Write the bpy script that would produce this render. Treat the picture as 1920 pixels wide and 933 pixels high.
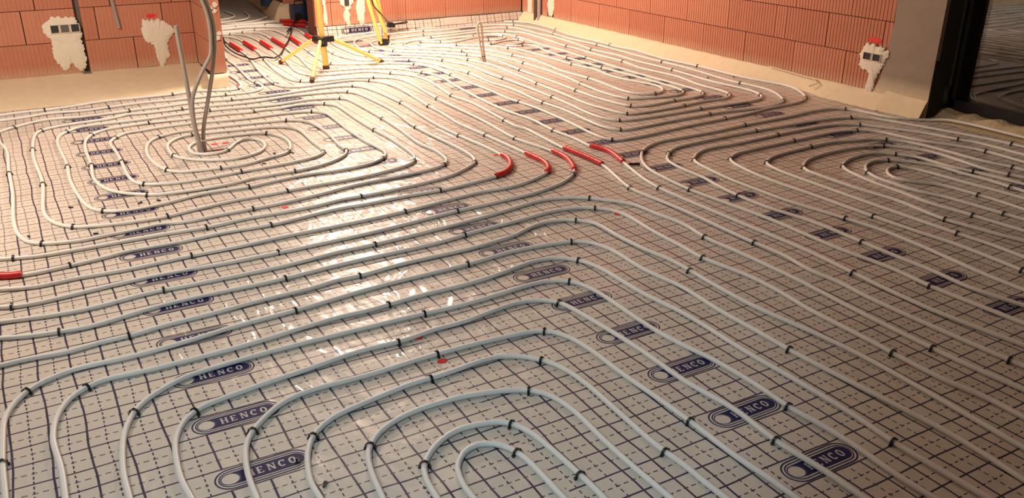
import bpy, bmesh, math, random
import numpy as np
from mathutils import Matrix, Vector
random.seed(4)
for o in list(bpy.data.objects): bpy.data.objects.remove(o)
SC = bpy.context.scene; COL = SC.collection
# ---------------------------------------------------------------- camera
CH = 1.4875; YAW, PIT, ROL = .519659, .394577, -.00113
cam = bpy.data.cameras.new('camera'); cam.sensor_width = 36; cam.lens = 36*1643.35/1920; cam.clip_start = .05
co = bpy.data.objects.new('camera', cam); COL.objects.link(co)
fw = Vector((math.sin(YAW)*math.cos(PIT), math.cos(YAW)*math.cos(PIT), -math.sin(PIT)))
rt = Vector((math.cos(YAW), -math.sin(YAW), 0)); up = rt.cross(fw)
r2 = rt*math.cos(ROL)+up*math.sin(ROL); u2 = up*math.cos(ROL)-rt*math.sin(ROL)
co.matrix_world = Matrix(((r2.x,u2.x,-fw.x,0),(r2.y,u2.y,-fw.y,0),(r2.z,u2.z,-fw.z,CH),(0,0,0,1)))
SC.camera = co
# ---------------------------------------------------------------- world, exposure, lights
SC.view_settings.view_transform = 'Standard'; SC.view_settings.look = 'None'
SC.view_settings.gamma = 1; SC.view_settings.use_curve_mapping = False; SC.view_settings.exposure = 0.94
wd = bpy.data.worlds.new('night'); SC.world = wd; wd.use_nodes = True
wd.node_tree.nodes['Background'].inputs[0].default_value = (.02,.02,.022,1); wd.node_tree.nodes['Background'].inputs[1].default_value = .08
def lamp(name, kind, loc, power, color, size=.1, aim=None, spot=None):
    l = bpy.data.lights.new(name, kind); l.energy = power; l.color = color
    if kind == 'AREA': l.shape = 'RECTANGLE'; l.size = size; l.size_y = size*.7
    else: l.shadow_soft_size = size
    if spot: l.spot_size = spot; l.spot_blend = .6
    o = bpy.data.objects.new(name, l); COL.objects.link(o); o.location = loc
    if aim: o.rotation_euler = (Vector(aim)-Vector(loc)).to_track_quat('-Z','Y').to_euler()
    return o
lamp('flood_on_tripod', 'POINT', (2.34,7.28,1.55), 84, (1,.80,.66), .085)
lamp('flood_on_folded_stand', 'POINT', (3.02,8.10,1.85), 125, (1,.77,.60), .08)
lamp('warm_fill_overhead', 'AREA', (-1.2,4.3,2.55), 66, (1,.86,.72), .7, aim=(-.1,6.4,0))  # added warm fill from overhead for left wall and foam, no real fixture
lamp('cool_fill_near_camera', 'SPOT', (-.35,.45,2.0), 62, (.62,.88,1), .15, aim=(.75,2.15,0), spot=1.0)  # added cool fill from the camera side, its source is unseen
# ---------------------------------------------------------------- helpers
def tag(o, label=None, cat=None, group=None, kind=None):
    if label: o['label'] = label
    if cat: o['category'] = cat
    if group: o['group'] = group
    if kind: o['kind'] = kind
    return o
def link(name, me, mat=None, parent=None, loc=None, rotz=None):
    o = bpy.data.objects.new(name, me); COL.objects.link(o)
    if mat is not None and me is not None and not me.materials: me.materials.append(mat)
    if parent is not None: o.parent = parent
    if loc is not None: o.location = loc
    if rotz is not None: o.rotation_euler = (0,0,rotz)
    return o
def mesh(name, v, f, smooth=False):
    me = bpy.data.meshes.new(name); me.from_pydata([tuple(map(float,p)) for p in v], [], f); me.update()
    if smooth: me.polygons.foreach_set('use_smooth', [True]*len(me.polygons))
    return me
def empty(name, loc, label, cat, group=None):
    o = bpy.data.objects.new(name, None); COL.objects.link(o); o.location = loc; o.empty_display_size = .05
    return tag(o, label, cat, group)
class MB:
    def __init__(s): s.v=[]; s.f=[]
    def add(s, v, f):
        n=len(s.v); s.v += [tuple(map(float,p)) for p in v]; s.f += [tuple(i+n for i in q) for q in f]; return s
    def box(s, c, d, rz=0):
        x,y,z=d[0]/2,d[1]/2,d[2]/2; ca,sa=math.cos(rz),math.sin(rz)
        v=[(c[0]+a*x*ca-b*y*sa, c[1]+a*x*sa+b*y*ca, c[2]+e*z) for e in(-1,1) for b in(-1,1) for a in(-1,1)]
        return s.add(v,[(0,2,3,1),(4,5,7,6),(0,1,5,4),(1,3,7,5),(3,2,6,7),(2,0,4,6)])
    def tube(s, pts, r, n=8, cap=True, closed=False):
        P=[Vector(p) for p in pts]; R=r if isinstance(r,(list,tuple)) else [r]*len(P)
        base=len(s.v); prev=None
        for i,p in enumerate(P):
            t=(P[min(i+1,len(P)-1)]-P[max(i-1,0)])
            if t.length<1e-9: t=Vector((0,0,1))
            t.normalize()
            if prev is None:
                a=Vector((0,0,1)) if abs(t.z)<.9 else Vector((1,0,0)); a=(a-t*a.dot(t)).normalized()
            else:
                a=(prev-t*prev.dot(t)).normalized()
            prev=a; b=t.cross(a)
            for k in range(n):
                an=2*math.pi*k/n; s.v.append(tuple(p+(a*math.cos(an)+b*math.sin(an))*R[i]))
        for i in range(len(P)-1):
            for k in range(n):
                s.f.append((base+i*n+k, base+i*n+(k+1)%n, base+(i+1)*n+(k+1)%n, base+(i+1)*n+k))
        if cap:
            s.f.append(tuple(base+k for k in range(n))[::-1]); s.f.append(tuple(base+(len(P)-1)*n+k for k in range(n)))
        return s
    def prism(s, poly, fn, d0, d1):     # poly of 2-D points; fn(a,b,depth)->xyz
        n=len(poly); v=[fn(a,b,d0) for a,b in poly]+[fn(a,b,d1) for a,b in poly]
        f=[tuple(range(n))[::-1], tuple(range(n,2*n))]+[(i,(i+1)%n,n+(i+1)%n,n+i) for i in range(n)]
        return s.add(v,f)
    def build(s, name, mat, parent=None, smooth=False, loc=None):
        me=mesh(name,s.v,s.f,smooth)
        bm=bmesh.new(); bm.from_mesh(me); bmesh.ops.recalc_face_normals(bm, faces=bm.faces); bm.to_mesh(me); bm.free()
        if smooth:
            try: me.set_sharp_from_angle(angle=math.radians(50))
            except Exception: pass
        return link(name,me,mat,parent,loc)
def catmull(p, step):
    p=[np.array(q,float) for q in p]; out=[]
    q=[2*p[0]-p[1]]+p+[2*p[-1]-p[-2]]
    for i in range(1,len(q)-2):
        a,b,c,d=q[i-1:i+3]; L=np.linalg.norm(c-b); n=max(1,int(round(L/step)))
        t0=0; t1=np.linalg.norm(b-a)**.5; t2=t1+L**.5; t3=t2+np.linalg.norm(d-c)**.5
        if L<1e-6 or t1<1e-6 or t3-t2<1e-6: continue
        for k in range(n):
            t=t1+(t2-t1)*k/n
            A1=(t1-t)/(t1-t0)*a+(t-t0)/(t1-t0)*b; A2=(t2-t)/(t2-t1)*b+(t-t1)/(t2-t1)*c; A3=(t3-t)/(t3-t2)*c+(t-t2)/(t3-t2)*d
            B1=(t2-t)/(t2-t0)*A1+(t-t0)/(t2-t0)*A2; B2=(t3-t)/(t3-t1)*A2+(t-t1)/(t3-t1)*A3
            out.append((t2-t)/(t2-t1)*B1+(t-t1)/(t2-t1)*B2)
    out.append(p[-1]); return out
# ---------------------------------------------------------------- materials
class N:
    def __init__(s, name):
        s.m=bpy.data.materials.new(name); s.m.use_nodes=True; s.t=s.m.node_tree; s.b=s.t.nodes['Principled BSDF']
    def n(s, ty, **kw):
        x=s.t.nodes.new(ty)
        for k,v in kw.items(): setattr(x,k,v)
        return x
    def l(s,a,b): s.t.links.new(a,b)
    def math(s, op, a, b=None, c=None):
        x=s.n('ShaderNodeMath', operation=op)
        for i,q in enumerate((a,b,c)):
            if q is None: continue
            if hasattr(q,'is_linked') or hasattr(q,'links'): s.l(q,x.inputs[i])
            else: x.inputs[i].default_value=q
        return x.outputs[0]
    def noise(s, scale, detail=3, rough=.5, vec=None, dist=0):
        x=s.n('ShaderNodeTexNoise'); x.inputs['Scale'].default_value=scale; x.inputs['Detail'].default_value=detail; x.inputs['Roughness'].default_value=rough; x.inputs['Distortion'].default_value=dist
        if vec is not None: s.l(vec,x.inputs['Vector'])
        return x
    def mix(s, fac, a, b, mode='MIX'):
        x=s.n('ShaderNodeMix', data_type='RGBA', blend_type=mode)
        for i,q in ((0,fac),(6,a),(7,b)):
            if isinstance(q,(int,float)): x.inputs[i].default_value=q
            elif isinstance(q,tuple): x.inputs[i].default_value=(*q,1) if len(q)==3 else q
            else: s.l(q,x.inputs[i])
        return x.outputs[2]
    def ramp(s, fac, stops):
        x=s.n('ShaderNodeValToRGB'); s.l(fac,x.inputs[0]); e=x.color_ramp.elements
        while len(e)<len(stops): e.new(.5)
        for q,(p,c) in zip(e,stops): q.position=p; q.color=(*c,1) if len(c)==3 else c
        return x.outputs[0]
    def bump(s, h, strength=.3, dist=.01, normal=None):
        x=s.n('ShaderNodeBump'); x.inputs['Strength'].default_value=strength; x.inputs['Distance'].default_value=dist; s.l(h,x.inputs['Height'])
        if normal is not None: s.l(normal,x.inputs['Normal'])
        return x.outputs[0]
    def set(s, **kw):
        for k,v in kw.items():
            i=s.b.inputs[k.replace('_',' ')]
            if isinstance(v,(int,float)): i.default_value=v
            elif isinstance(v,tuple): i.default_value=(*v,1) if len(v)==3 else v
            else: s.l(v,i)
        return s.m
def geo(n): return n.n('ShaderNodeNewGeometry').outputs['Position']
def simple(name, col, rough=.5, var=.12, scale=30, metal=0, bump=0):
    n=N(name); nz=n.noise(scale,3,.6,geo(n))
    c=n.mix(nz.outputs[0], tuple(v*(1-var) for v in col), tuple(min(1,v*(1+var)) for v in col))
    kw=dict(Base_Color=c, Roughness=rough, Metallic=metal)
    if bump: kw['Normal']=n.bump(nz.outputs[0],bump,.005)
    return n.set(**kw)
def foil_mat():
    n=N('printed_foil'); uv=n.n('ShaderNodeUVMap', uv_map='sheet').outputs[0]
    pos=geo(n)
    dn=n.noise(3.2,2,.5,pos); sub=n.n('ShaderNodeVectorMath',operation='SUBTRACT'); n.l(dn.outputs['Color'],sub.inputs[0]); sub.inputs[1].default_value=(.5,.5,.5)
    sc=n.n('ShaderNodeVectorMath',operation='SCALE'); n.l(sub.outputs[0],sc.inputs[0]); sc.inputs['Scale'].default_value=.024
    ad=n.n('ShaderNodeVectorMath',operation='ADD'); n.l(uv,ad.inputs[0]); n.l(sc.outputs[0],ad.inputs[1])
    sx=n.n('ShaderNodeSeparateXYZ'); n.l(ad.outputs[0],sx.inputs[0]); u,v=sx.outputs[0],sx.outputs[1]
    M=n.math
    def dist(c, period, off):                      # distance to the lines off+k*period
        a=M('ADD',c,period/2-off); a=M('FLOORED_MODULO',a,period); return M('ABSOLUTE',M('SUBTRACT',a,period/2))
    w=.0032; wd_=.0021
    def line(d,wid): return M('LESS_THAN',d,wid)
    def dash(c,per=.025,duty=.6): return M('LESS_THAN',M('FRACT',M('DIVIDE',M('ADD',c,.0055),per)),duty)
    Su=line(dist(u,.1,0),w); Du=M('MULTIPLY',line(dist(u,.1,.05),wd_),dash(v))
    # along the roll one 0.3 m period: print band, then solid / dashed / solid / dashed / solid
    Sv=line(dist(v,.3,.054),w)
    for off in (.150,.246): Sv=M('MAXIMUM',Sv,line(dist(v,.3,off),w))
    Dv=line(dist(v,.3,.102),wd_)
    for off in (.198,0): Dv=M('MAXIMUM',Dv,line(dist(v,.3,off),wd_))
    Dv=M('MULTIPLY',Dv,dash(u))
    band=M('MULTIPLY', M('LESS_THAN',dist(v,.3,0),.052), M('LESS_THAN',M('ABSOLUTE',u),.145))
    keep=M('SUBTRACT',1,band)
    ln=M('MAXIMUM',M('MAXIMUM',Su,Du),Dv); ln=M('MULTIPLY',ln,keep); ln=M('MAXIMUM',ln,Sv)
    wear=n.noise(14,3,.6,pos); ln=M('MULTIPLY',ln,M('ADD',.86,M('MULTIPLY',wear.outputs[0],.2)))
    big=n.noise(1.1,3,.55,pos); fine=n.noise(60,4,.7,pos)
    base=n.mix(big.outputs[0],(.60,.53,.45),(.72,.65,.57))
    dirt=n.ramp(n.noise(2.3,4,.6,pos,1.2).outputs[0],[(.56,(0,0,0)),(.72,(1,1,1))])
    base=n.mix(M('MULTIPLY',dirt,.22),base,(.44,.30,.22))
    base=n.mix(M('MULTIPLY',fine.outputs[0],.10),base,(.38,.34,.29))
    col=n.mix(ln,base,(.020,.016,.055))
    # wrinkles of the film: long soft folds and small creases
    mp=n.n('ShaderNodeMapping'); n.l(pos,mp.inputs[0]); mp.inputs['Scale'].default_value=(1,.55,1); mp.inputs['Rotation'].default_value=(0,0,.35)
    w1=n.noise(7,2,.45,mp.outputs[0],.8); w2=n.noise(26,3,.5,mp.outputs[0],1.1); w3=n.noise(2.2,1,.5,pos)
    h=M('ADD',M('MULTIPLY',w1.outputs[0],.9),M('MULTIPLY',w2.outputs[0],.20)); h=M('ADD',h,M('MULTIPLY',w3.outputs[0],1.6))
    nb=n.bump(h,.45,.022)
    mp2=n.n('ShaderNodeMapping'); n.l(pos,mp2.inputs[0]); mp2.inputs['Scale'].default_value=(1,.45,1); mp2.inputs['Rotation'].default_value=(0,0,-.55)
    cr=n.noise(4.0,2,.55,mp2.outputs[0],1.6); cr=M('SUBTRACT',1,M('ABSOLUTE',M('SUBTRACT',M('MULTIPLY',cr.outputs[0],2),1))); cr=M('POWER',cr,3.5)
    patch=n.ramp(n.noise(.9,2,.5,pos).outputs[0],[(.42,(.15,.15,.15)),(.6,(1,1,1))])
    hc=M('ADD',M('MULTIPLY',w1.outputs[0],.8),M('MULTIPLY',w3.outputs[0],1.6)); h2=M('ADD',hc,M('MULTIPLY',M('MULTIPLY',cr,patch),.8)); cb=n.bump(h2,.65,.022)
    ro=M('ADD',.40,M('MULTIPLY',big.outputs[0],.12))
    return n.set(Base_Color=col, Roughness=ro, Specular_IOR_Level=.16, Coat_Weight=.42, Coat_Roughness=.16, Normal=nb, Coat_Normal=cb)
def pipe_mat():
    n=N('pipe_white'); nz=n.noise(9,3,.6,geo(n)); f=n.noise(300,2,.5,geo(n))
    c=n.mix(nz.outputs[0],(.76,.745,.70),(.86,.845,.80))
    return n.set(Base_Color=c, Roughness=.42, Specular_IOR_Level=.45, Normal=n.bump(f.outputs[0],.12,.002))
def brick_mat(name, a, b, dust=.0):
    n=N(name); p=geo(n); oi=n.n('ShaderNodeObjectInfo').outputs['Random']
    nz=n.noise(11,5,.65,p); st=n.n('ShaderNodeMapping'); n.l(p,st.inputs[0]); st.inputs['Scale'].default_value=(70,70,5); s2=n.noise(1,3,.6,st.outputs[0])
    c=n.mix(n.math('ADD',n.math('MULTIPLY',nz.outputs[0],.6),n.math('MULTIPLY',oi,.4)),a,b)
    c=n.mix(n.math('MULTIPLY',s2.outputs[0],.25),c,tuple(v*.55 for v in a))
    return n.set(Base_Color=c, Roughness=.9, Normal=n.bump(nz.outputs[0],.35,.004))
def spray_brick_mat(): # brick with a mist of foam near its lower edge (real overspray, fades within a few cm)
    n=N('clay_brick'); p=geo(n); oi=n.n('ShaderNodeObjectInfo').outputs['Random']
    nz=n.noise(11,5,.65,p); st=n.n('ShaderNodeMapping'); n.l(p,st.inputs[0]); st.inputs['Scale'].default_value=(70,70,5); s2=n.noise(1,3,.6,st.outputs[0])
    c=n.mix(n.math('ADD',n.math('MULTIPLY',nz.outputs[0],.5),n.math('MULTIPLY',oi,.5)),(.46,.165,.095),(.62,.27,.165))
    c=n.mix(n.math('MULTIPLY',s2.outputs[0],.22),c,(.30,.085,.045))
    z=n.n('ShaderNodeSeparateXYZ'); n.l(p,z.inputs[0])
    mr=n.n('ShaderNodeMapRange'); n.l(z.outputs[2],mr.inputs[0]); mr.inputs[1].default_value=.10; mr.inputs[2].default_value=.19; mr.inputs[3].default_value=.75; mr.inputs[4].default_value=0
    ov=n.math('MULTIPLY',mr.outputs[0],n.math('ADD',.35,n.noise(30,3,.6,p).outputs[0]))
    c=n.mix(ov,c,(.58,.40,.27))
    return n.set(Base_Color=c, Roughness=.9, Normal=n.bump(nz.outputs[0],.35,.004))
M_foil=foil_mat(); M_pipe=pipe_mat(); M_brick=spray_brick_mat()
M_joint=simple('joint_brown',(.20,.075,.045),.95,.2,20)  # dark red-brown of the joints and the plain wall backing
M_foam=simple('pur_foam',(.76,.63,.43),.88,.10,14,bump=.5)
M_foam2=simple('cut_foam',(.60,.49,.30),.95,.35,45,bump=1)
M_plaster=simple('patch_plaster',(.78,.70,.57),.92,.10,25,bump=.6)
def pier_mat():
    n=N('cement_render'); p=geo(n); nz=n.noise(9,4,.6,p)
    c=n.mix(nz.outputs[0],(.25,.19,.145),(.34,.27,.21)); z=n.n('ShaderNodeSeparateXYZ'); n.l(p,z.inputs[0])
    mr=n.n('ShaderNodeMapRange'); n.l(z.outputs[2],mr.inputs[0]); mr.inputs[1].default_value=.12; mr.inputs[2].default_value=.24; mr.inputs[3].default_value=.9; mr.inputs[4].default_value=0
    c=n.mix(n.math('MULTIPLY',mr.outputs[0],n.math('ADD',.5,n.noise(20,3,.6,p).outputs[0])),c,(.66,.54,.37))
    return n.set(Base_Color=c, Roughness=.9, Normal=n.bump(nz.outputs[0],.3,.004))
M_pier=pier_mat()
M_red=simple('red_sleeve',(.62,.020,.018),.42,.12,60)
M_black=simple('black_plastic',(.012,.012,.013),.38,.1,40)
M_print=simple('print_blue',(.018,.014,.075),.55,.15,80)
M_print.node_tree.nodes['Principled BSDF'].inputs['Specular IOR Level'].default_value=.2
M_letter=simple('print_clear',(.52,.50,.48),.4,.08,60)
M_conduit=simple('grey_conduit',(.36,.31,.27),.4,.08,25)
M_yellow=simple('yellow_enamel',(.90,.64,.17),.38,.06,20)
M_brown=simple('brown_rubber',(.09,.04,.02),.7,.1,30)
M_frame=simple('black_frame',(.010,.009,.009),.35,.1,20)
M_green=simple('reveal_board',(.035,.036,.026),.8,.3,15,bump=.3)
M_tape=simple('reveal_tape',(.10,.13,.12),.5,.25,30)
M_spray=simple('red_paint',(.75,.035,.03),.7,.3,50)
M_grey=simple('mortar_grey',(.16,.13,.11),.9,.2,40)
M_concrete=simple('concrete',(.40,.37,.34),.9,.12,6)
M_beige=simple('beige_pipe',(.62,.50,.39),.45,.08,25)
M_blue=simple('blue_plastic',(.02,.035,.10),.5,.1,20)
# ---------------------------------------------------------------- traced geometry, millimetres on the floor
PIPES={
'front_1':[836,1665,837,1715,843,1755,854,1793,869,1819,897,1848,923,1862,952,1867,980,1859,996,1848,1015,1825,1028,1798,1036,1769,1041,1739,1042,1699,1040,1547],
'front_2':[754,1712,761,1791,775,1839,784,1857,802,1881,823,1902,846,1921,872,1937,899,1950,927,1958,947,1961,967,1961,996,1957,1035,1948,1062,1936,1078,1924,1096,1900,1108,1873,1118,1835,1127,1725,1132,1555,1131,1495],
'front_3':[631,1782,639,1852,648,1911,657,1950,671,1988,686,2014,712,2044,735,2064,769,2084,815,2103,864,2114,914,2119,994,2118,1044,2113,1083,2104,1160,2081,1206,2061,1238,2037,1262,2006,1277,1969,1286,1920,1289,1850,1281,1710,1278,1579,1281,1409],
'front_4':[489,1864,488,1924,495,1974,509,2032,526,2080,549,2124,573,2156,603,2182,637,2203,665,2214,694,2222,921,2264,1021,2266,1211,2283,1250,2279,1287,2263,1312,2246,1334,2226,1370,2178,1391,2133,1404,2074,1409,2014,1410,1954,1396,1613,1404,1493,1403,1413,1406,1332],
'front_5':[346,1946,349,2026,357,2095,372,2164,389,2211,415,2253,455,2298,508,2344,551,2368,599,2382,659,2389,819,2385,1018,2397,1128,2399,1258,2395,1418,2380,1447,2374,1474,2362,1504,2337,1523,2303,1538,2255,1546,2196,1549,2126,1548,1986,1556,1786,1558,1626,1556,1456,1564,1336,1565,1246],
'front_6':[197,2032,191,2102,191,2162,200,2261,211,2320,233,2376,260,2418,289,2445,323,2464,352,2472,520,2502,639,2517,827,2546,897,2549,1007,2545,1146,2564,1266,2567,1443,2598,1493,2604,1523,2603,1552,2598,1598,2580,1623,2563,1637,2549,1648,2533,1659,2506,1672,2427,1687,2257,1697,2067,1695,1847,1717,1638,1708,1458,1719,1268,1718,1158],
'front_7':[58,2112,59,2222,71,2341,88,2430,111,2496,139,2549,179,2594,236,2635,298,2667,346,2678,526,2695,636,2700,1117,2700,1338,2693,1667,2720,1717,2714,1753,2699,1785,2675,1809,2644,1826,2597,1832,2548,1835,2467,1830,2257,1831,2167,1843,2047,1867,1899,1877,1729,1872,1568,1883,1439,1884,1378,1882,1298,1874,1178,1875,1068],
'front_8':[-87,2195,-86,2325,-95,2485,-91,2545,-83,2594,-62,2661,-33,2713,-13,2735,10,2754,54,2777,73,2782,103,2783,203,2776,253,2776,523,2787,871,2829,1001,2828,1210,2848,1430,2853,1569,2871,1716,2905,1775,2913,1834,2909,1880,2891,1905,2874,1926,2853,1953,2811,1971,2755,1979,2695,1982,2435,2004,2246,2008,2156,2002,1875,2008,1685,2008,1445,1995,1275,1997,1005],
'front_9':[-223,2273,-225,2453,-221,2584,-216,2664,-207,2713,-181,2777,-159,2811,-140,2834,-118,2854,-93,2871,-38,2894,-9,2901,21,2904,161,2900,221,2902,380,2920,528,2945,748,2963,1066,3004,1216,3015,1516,3027,1735,3052,1815,3052,1935,3040,2013,3025,2059,3007,2090,2982,2111,2949,2128,2892,2135,2832,2127,2632,2134,2552,2149,2443,2152,2383,2139,2163,2142,1973,2141,1793,2171,1242,2166,1132,2152,993],
'front_10':[-222,3053,-132,3056,-43,3046,-3,3044,86,3058,196,3063,324,3083,484,3094,693,3117,863,3125,991,3146,1091,3144,1260,3166,1420,3173,1550,3172,1620,3176,1828,3207,1866,3219,1976,3266,2054,3283,2093,3282,2132,3274,2160,3263,2192,3240,2222,3214,2241,3192,2258,3146,2262,3106,2256,2976,2259,2866,2265,2786,2287,2628,2276,2338,2275,2167,2281,2088,2313,1819,2321,1659,2312,1399,2291,1079],
'front_11':[-217,3273,-142,3245,-94,3232,25,3212,75,3210,124,3216,300,3255,379,3264,529,3268,779,3268,1068,3293,1518,3308,1705,3339,1973,3370,2142,3394,2212,3393,2280,3381,2327,3364,2368,3336,2405,3302,2428,3270,2444,3224,2450,3174,2448,3114,2430,2915,2427,2735,2419,2605,2424,2546,2452,2388,2459,2299,2455,2179,2436,1990,2433,1760,2424,1510,2426,1420,2442,1291,2439,1171],
'front_12':[-214,3412,-47,3378,43,3369,133,3373,271,3395,331,3400,491,3395,851,3397,1090,3425,1280,3431,1649,3466,1837,3492,2132,3549,2201,3558,2251,3554,2309,3539,2373,3511,2423,3478,2458,3443,2538,3341,2568,3289,2582,3232,2591,3112,2609,2983,2609,2913,2591,2794,2587,2735,2598,2525,2601,2264,2597,2144,2583,1914,2575,1524,2578,1424,2589,1264],
'sleeve_3_run':[-210,3551,-183,3538,-145,3527,-76,3521,213,3550,343,3559,413,3558,693,3546,1142,3560,1352,3576,1768,3631,1988,3648,2227,3672,2275,3683,2418,3728,2472,3755,2538,3799,2590,3846,2628,3893,2658,3944,2693,4027,2719,4123,2727,4253,2718,4363,2681,4590,2678,4689,2712,5138,2728,5898,2776,6457,2771,6626,2754,6704,2721,6764,2678,6805,2585,6864,2514,6900,2448,6920,2189,6941,2102,6962,2058,6985,2029,7011,2006,7043,1989,7089,1976,7248,1982,7548,2014,7916,2084,8502,2111,9262,2104,9372,2085,9470,2052,9564,2012,9632],
'sleeve_2_run':[-206,3728,-111,3696,-62,3687,87,3694,227,3686,297,3686,527,3702,717,3705,936,3723,1176,3729,1376,3739,1575,3760,1970,3824,2030,3826,2129,3819,2179,3822,2238,3832,2296,3849,2370,3879,2442,3914,2474,3937,2503,3965,2525,3997,2547,4042,2563,4110,2567,4180,2554,4750,2536,5150,2563,5459,2574,5738,2618,6247,2619,6457,2603,6586,2581,6652,2547,6713,2499,6776,2453,6813,2407,6830,2348,6835,2239,6828,2050,6803,1990,6803,1942,6812,1891,6839,1859,6876,1836,6931,1823,6999,1823,7189,1857,7638,1950,8413,1959,9043,1978,9453],
'spiral':[-202,3865,-165,3848,-137,3840,-97,3835,-47,3836,181,3865,278,3888,317,3893,507,3890,726,3909,926,3900,1272,3952,1421,3949,1661,3960,1821,3955,1901,3961,2000,3976,2215,4018,2252,4033,2293,4061,2341,4111,2388,4188,2416,4262,2423,4321,2424,4581,2408,4770,2395,5140,2405,5380,2438,5819,2440,5989,2425,6318,2411,6447,2389,6544,2350,6612,2319,6636,2274,6654,2205,6667,2126,6672,2046,6666,1770,6622,1660,6613,1401,6621,1235,6656,1135,6664,1045,6662,916,6649,777,6650,589,6624,400,6606,341,6611,235,6640,166,6641,118,6631,73,6610,-88,6492,-115,6463,-136,6430,-150,6393,-158,6344,-158,6254,-120,6048,-106,5869,-111,5519,-108,5009,-119,4609,-117,4449,-109,4359,-96,4291,-76,4235,-53,4202,-22,4178,23,4158,90,4140,150,4132,248,4145,358,4149,466,4167,505,4163,572,4145,611,4141,750,4157,1050,4174,1247,4206,1491,4262,1819,4291,1937,4312,2004,4334,2046,4359,2079,4395,2105,4449,2117,4507,2125,4607,2124,4677,2107,4795,2106,4855,2140,5294,2149,5754,2145,6134,2138,6193,2124,6229,2101,6259,2068,6279,1906,6325,1847,6325,1659,6296,1599,6293,1294,6344,1184,6354,1095,6355,875,6343,736,6327,446,6327,377,6320,331,6304,298,6282,244,6224,211,6174,184,6089,172,5970,181,5430,171,5111,191,4721,206,4622,226,4556,259,4507,289,4481,315,4465,371,4448,451,4445,539,4460,702,4508,761,4519,841,4522,990,4515,1108,4539,1316,4566,1485,4554,1594,4563,1663,4577,1710,4594,1761,4624,1799,4656,1823,4687,1841,4723,1851,4761,1855,4800,1839,5019,1835,5189,1841,5429,1860,5799,1852,5868,1831,5922,1797,5958,1745,5983,1607,6003,1397,6000,1267,6007,1021,6046,901,6048,781,6040,674,6016,606,6009,570,5995,535,5962,489,5897,470,5862,457,5815,451,5745,460,5596,461,5396,453,5066,457,4986,467,4917,480,4880,495,4854,540,4816,624,4785,713,4773,822,4777,1011,4802,1190,4818,1328,4838,1425,4862,1462,4878,1495,4899,1527,4936,1545,4992,1551,5242,1564,5461,1557,5540,1531,5604,1491,5647,1423,5686,1278,5714,990,5747,921,5745,866,5724,813,5680,769,5614,747,5538,739,5438,741,5348,756,5281,792,5221,853,5156,910,5115,973,5086,1021,5075,1070,5077,1137,5098,1188,5127,1228,5171,1260,5233,1279,5310,1278,5389,1258,5444,1238,5463,1222,5469,1187,5465,1149,5435,1113,5388,1051,5285,1015,5253,979,5241,940,5242,896,5262,870,5290,853,5326,846,5375,852,5434,868,5481,894,5522,930,5556,973,5581,1011,5590,1150,5595,1240,5588,1308,5573,1350,5549,1385,5502,1413,5427,1424,5338,1418,5249,1397,5161,1368,5087,1333,5040,1291,5016,1206,4986,1106,4940,1038,4926,968,4925,879,4932,742,4960,715,4972,692,4990,673,5013,656,5048,629,5154,614,5304,616,5453,635,5592,666,5697,707,5764,736,5791,778,5819,869,5859,938,5868,1088,5869,1524,5819,1590,5796,1637,5762,1664,5721,1683,5664,1693,5595,1699,5495,1698,5366,1669,5057,1667,4927,1654,4880,1625,4828,1576,4778,1520,4737,1439,4699,1342,4673,1273,4664,1194,4664,1115,4656,1047,4656,953,4624,875,4610,795,4604,705,4604,615,4610,557,4622,511,4640,478,4662,394,4733,353,4789,324,4853,305,4920,291,5008,285,5098,302,5378,306,5717,322,5897,339,5975,363,6040,400,6099,443,6140,476,6161,513,6174,751,6203,1020,6187,1240,6191,1407,6167,1515,6182,1631,6167,1727,6190,1776,6195,1864,6181,1936,6148,1981,6097,2000,6031,2002,5941,1987,5602,1986,5272,1996,5072,1992,4872,1978,4653,1967,4594,1945,4538,1904,4483,1846,4446,1771,4419,1634,4387,1456,4366,1296,4360,1037,4340,887,4334,651,4293,515,4262,345,4267,247,4285,143,4319,111,4342,78,4380,49,4432,28,4498,17,4567,13,4657,38,5126,25,5626,27,5826,45,6105,69,6273,87,6319,110,6350,142,6373,205,6403,290,6428,528,6457,574,6474,642,6515,668,6521,774,6505,1153,6503,1341,6475,1470,6466,1550,6470,1807,6510,1897,6513,2154,6482,2198,6463,2233,6429,2261,6377,2276,6310,2298,5830,2292,5661,2250,5203,2270,4663,2270,4523,2263,4433,2247,4366,2215,4305,2179,4270,2097,4213,2028,4172,1964,4145,1887,4125,1759,4102,1510,4076,1330,4074,1213,4052,1123,4044,1023,4040,853,4043,705,4021,645,4016,476,4025,-4,4024,-83,4038,-197,4075],
'wall_left_a':[-128,6937,10,6960,160,6959,260,6968,358,6987,532,7034,612,7043,821,7026,1001,7022,1051,7027,1158,7051,1207,7053,1275,7037,1431,6971,1469,6964,1505,6971,1534,6994,1553,7028,1571,7085,1584,7164,1592,7284,1588,7554,1613,7874],
'wall_left_b':[-132,6770,27,6788,141,6824,190,6833,239,6830,356,6806,426,6802,536,6811,703,6839,773,6845,903,6840,1031,6824,1221,6828,1429,6804,1539,6800,1605,6815,1660,6856,1698,6914,1718,6990,1717,7050,1696,7229,1694,7349,1736,7928,1740,8218,1837,8922],
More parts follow.
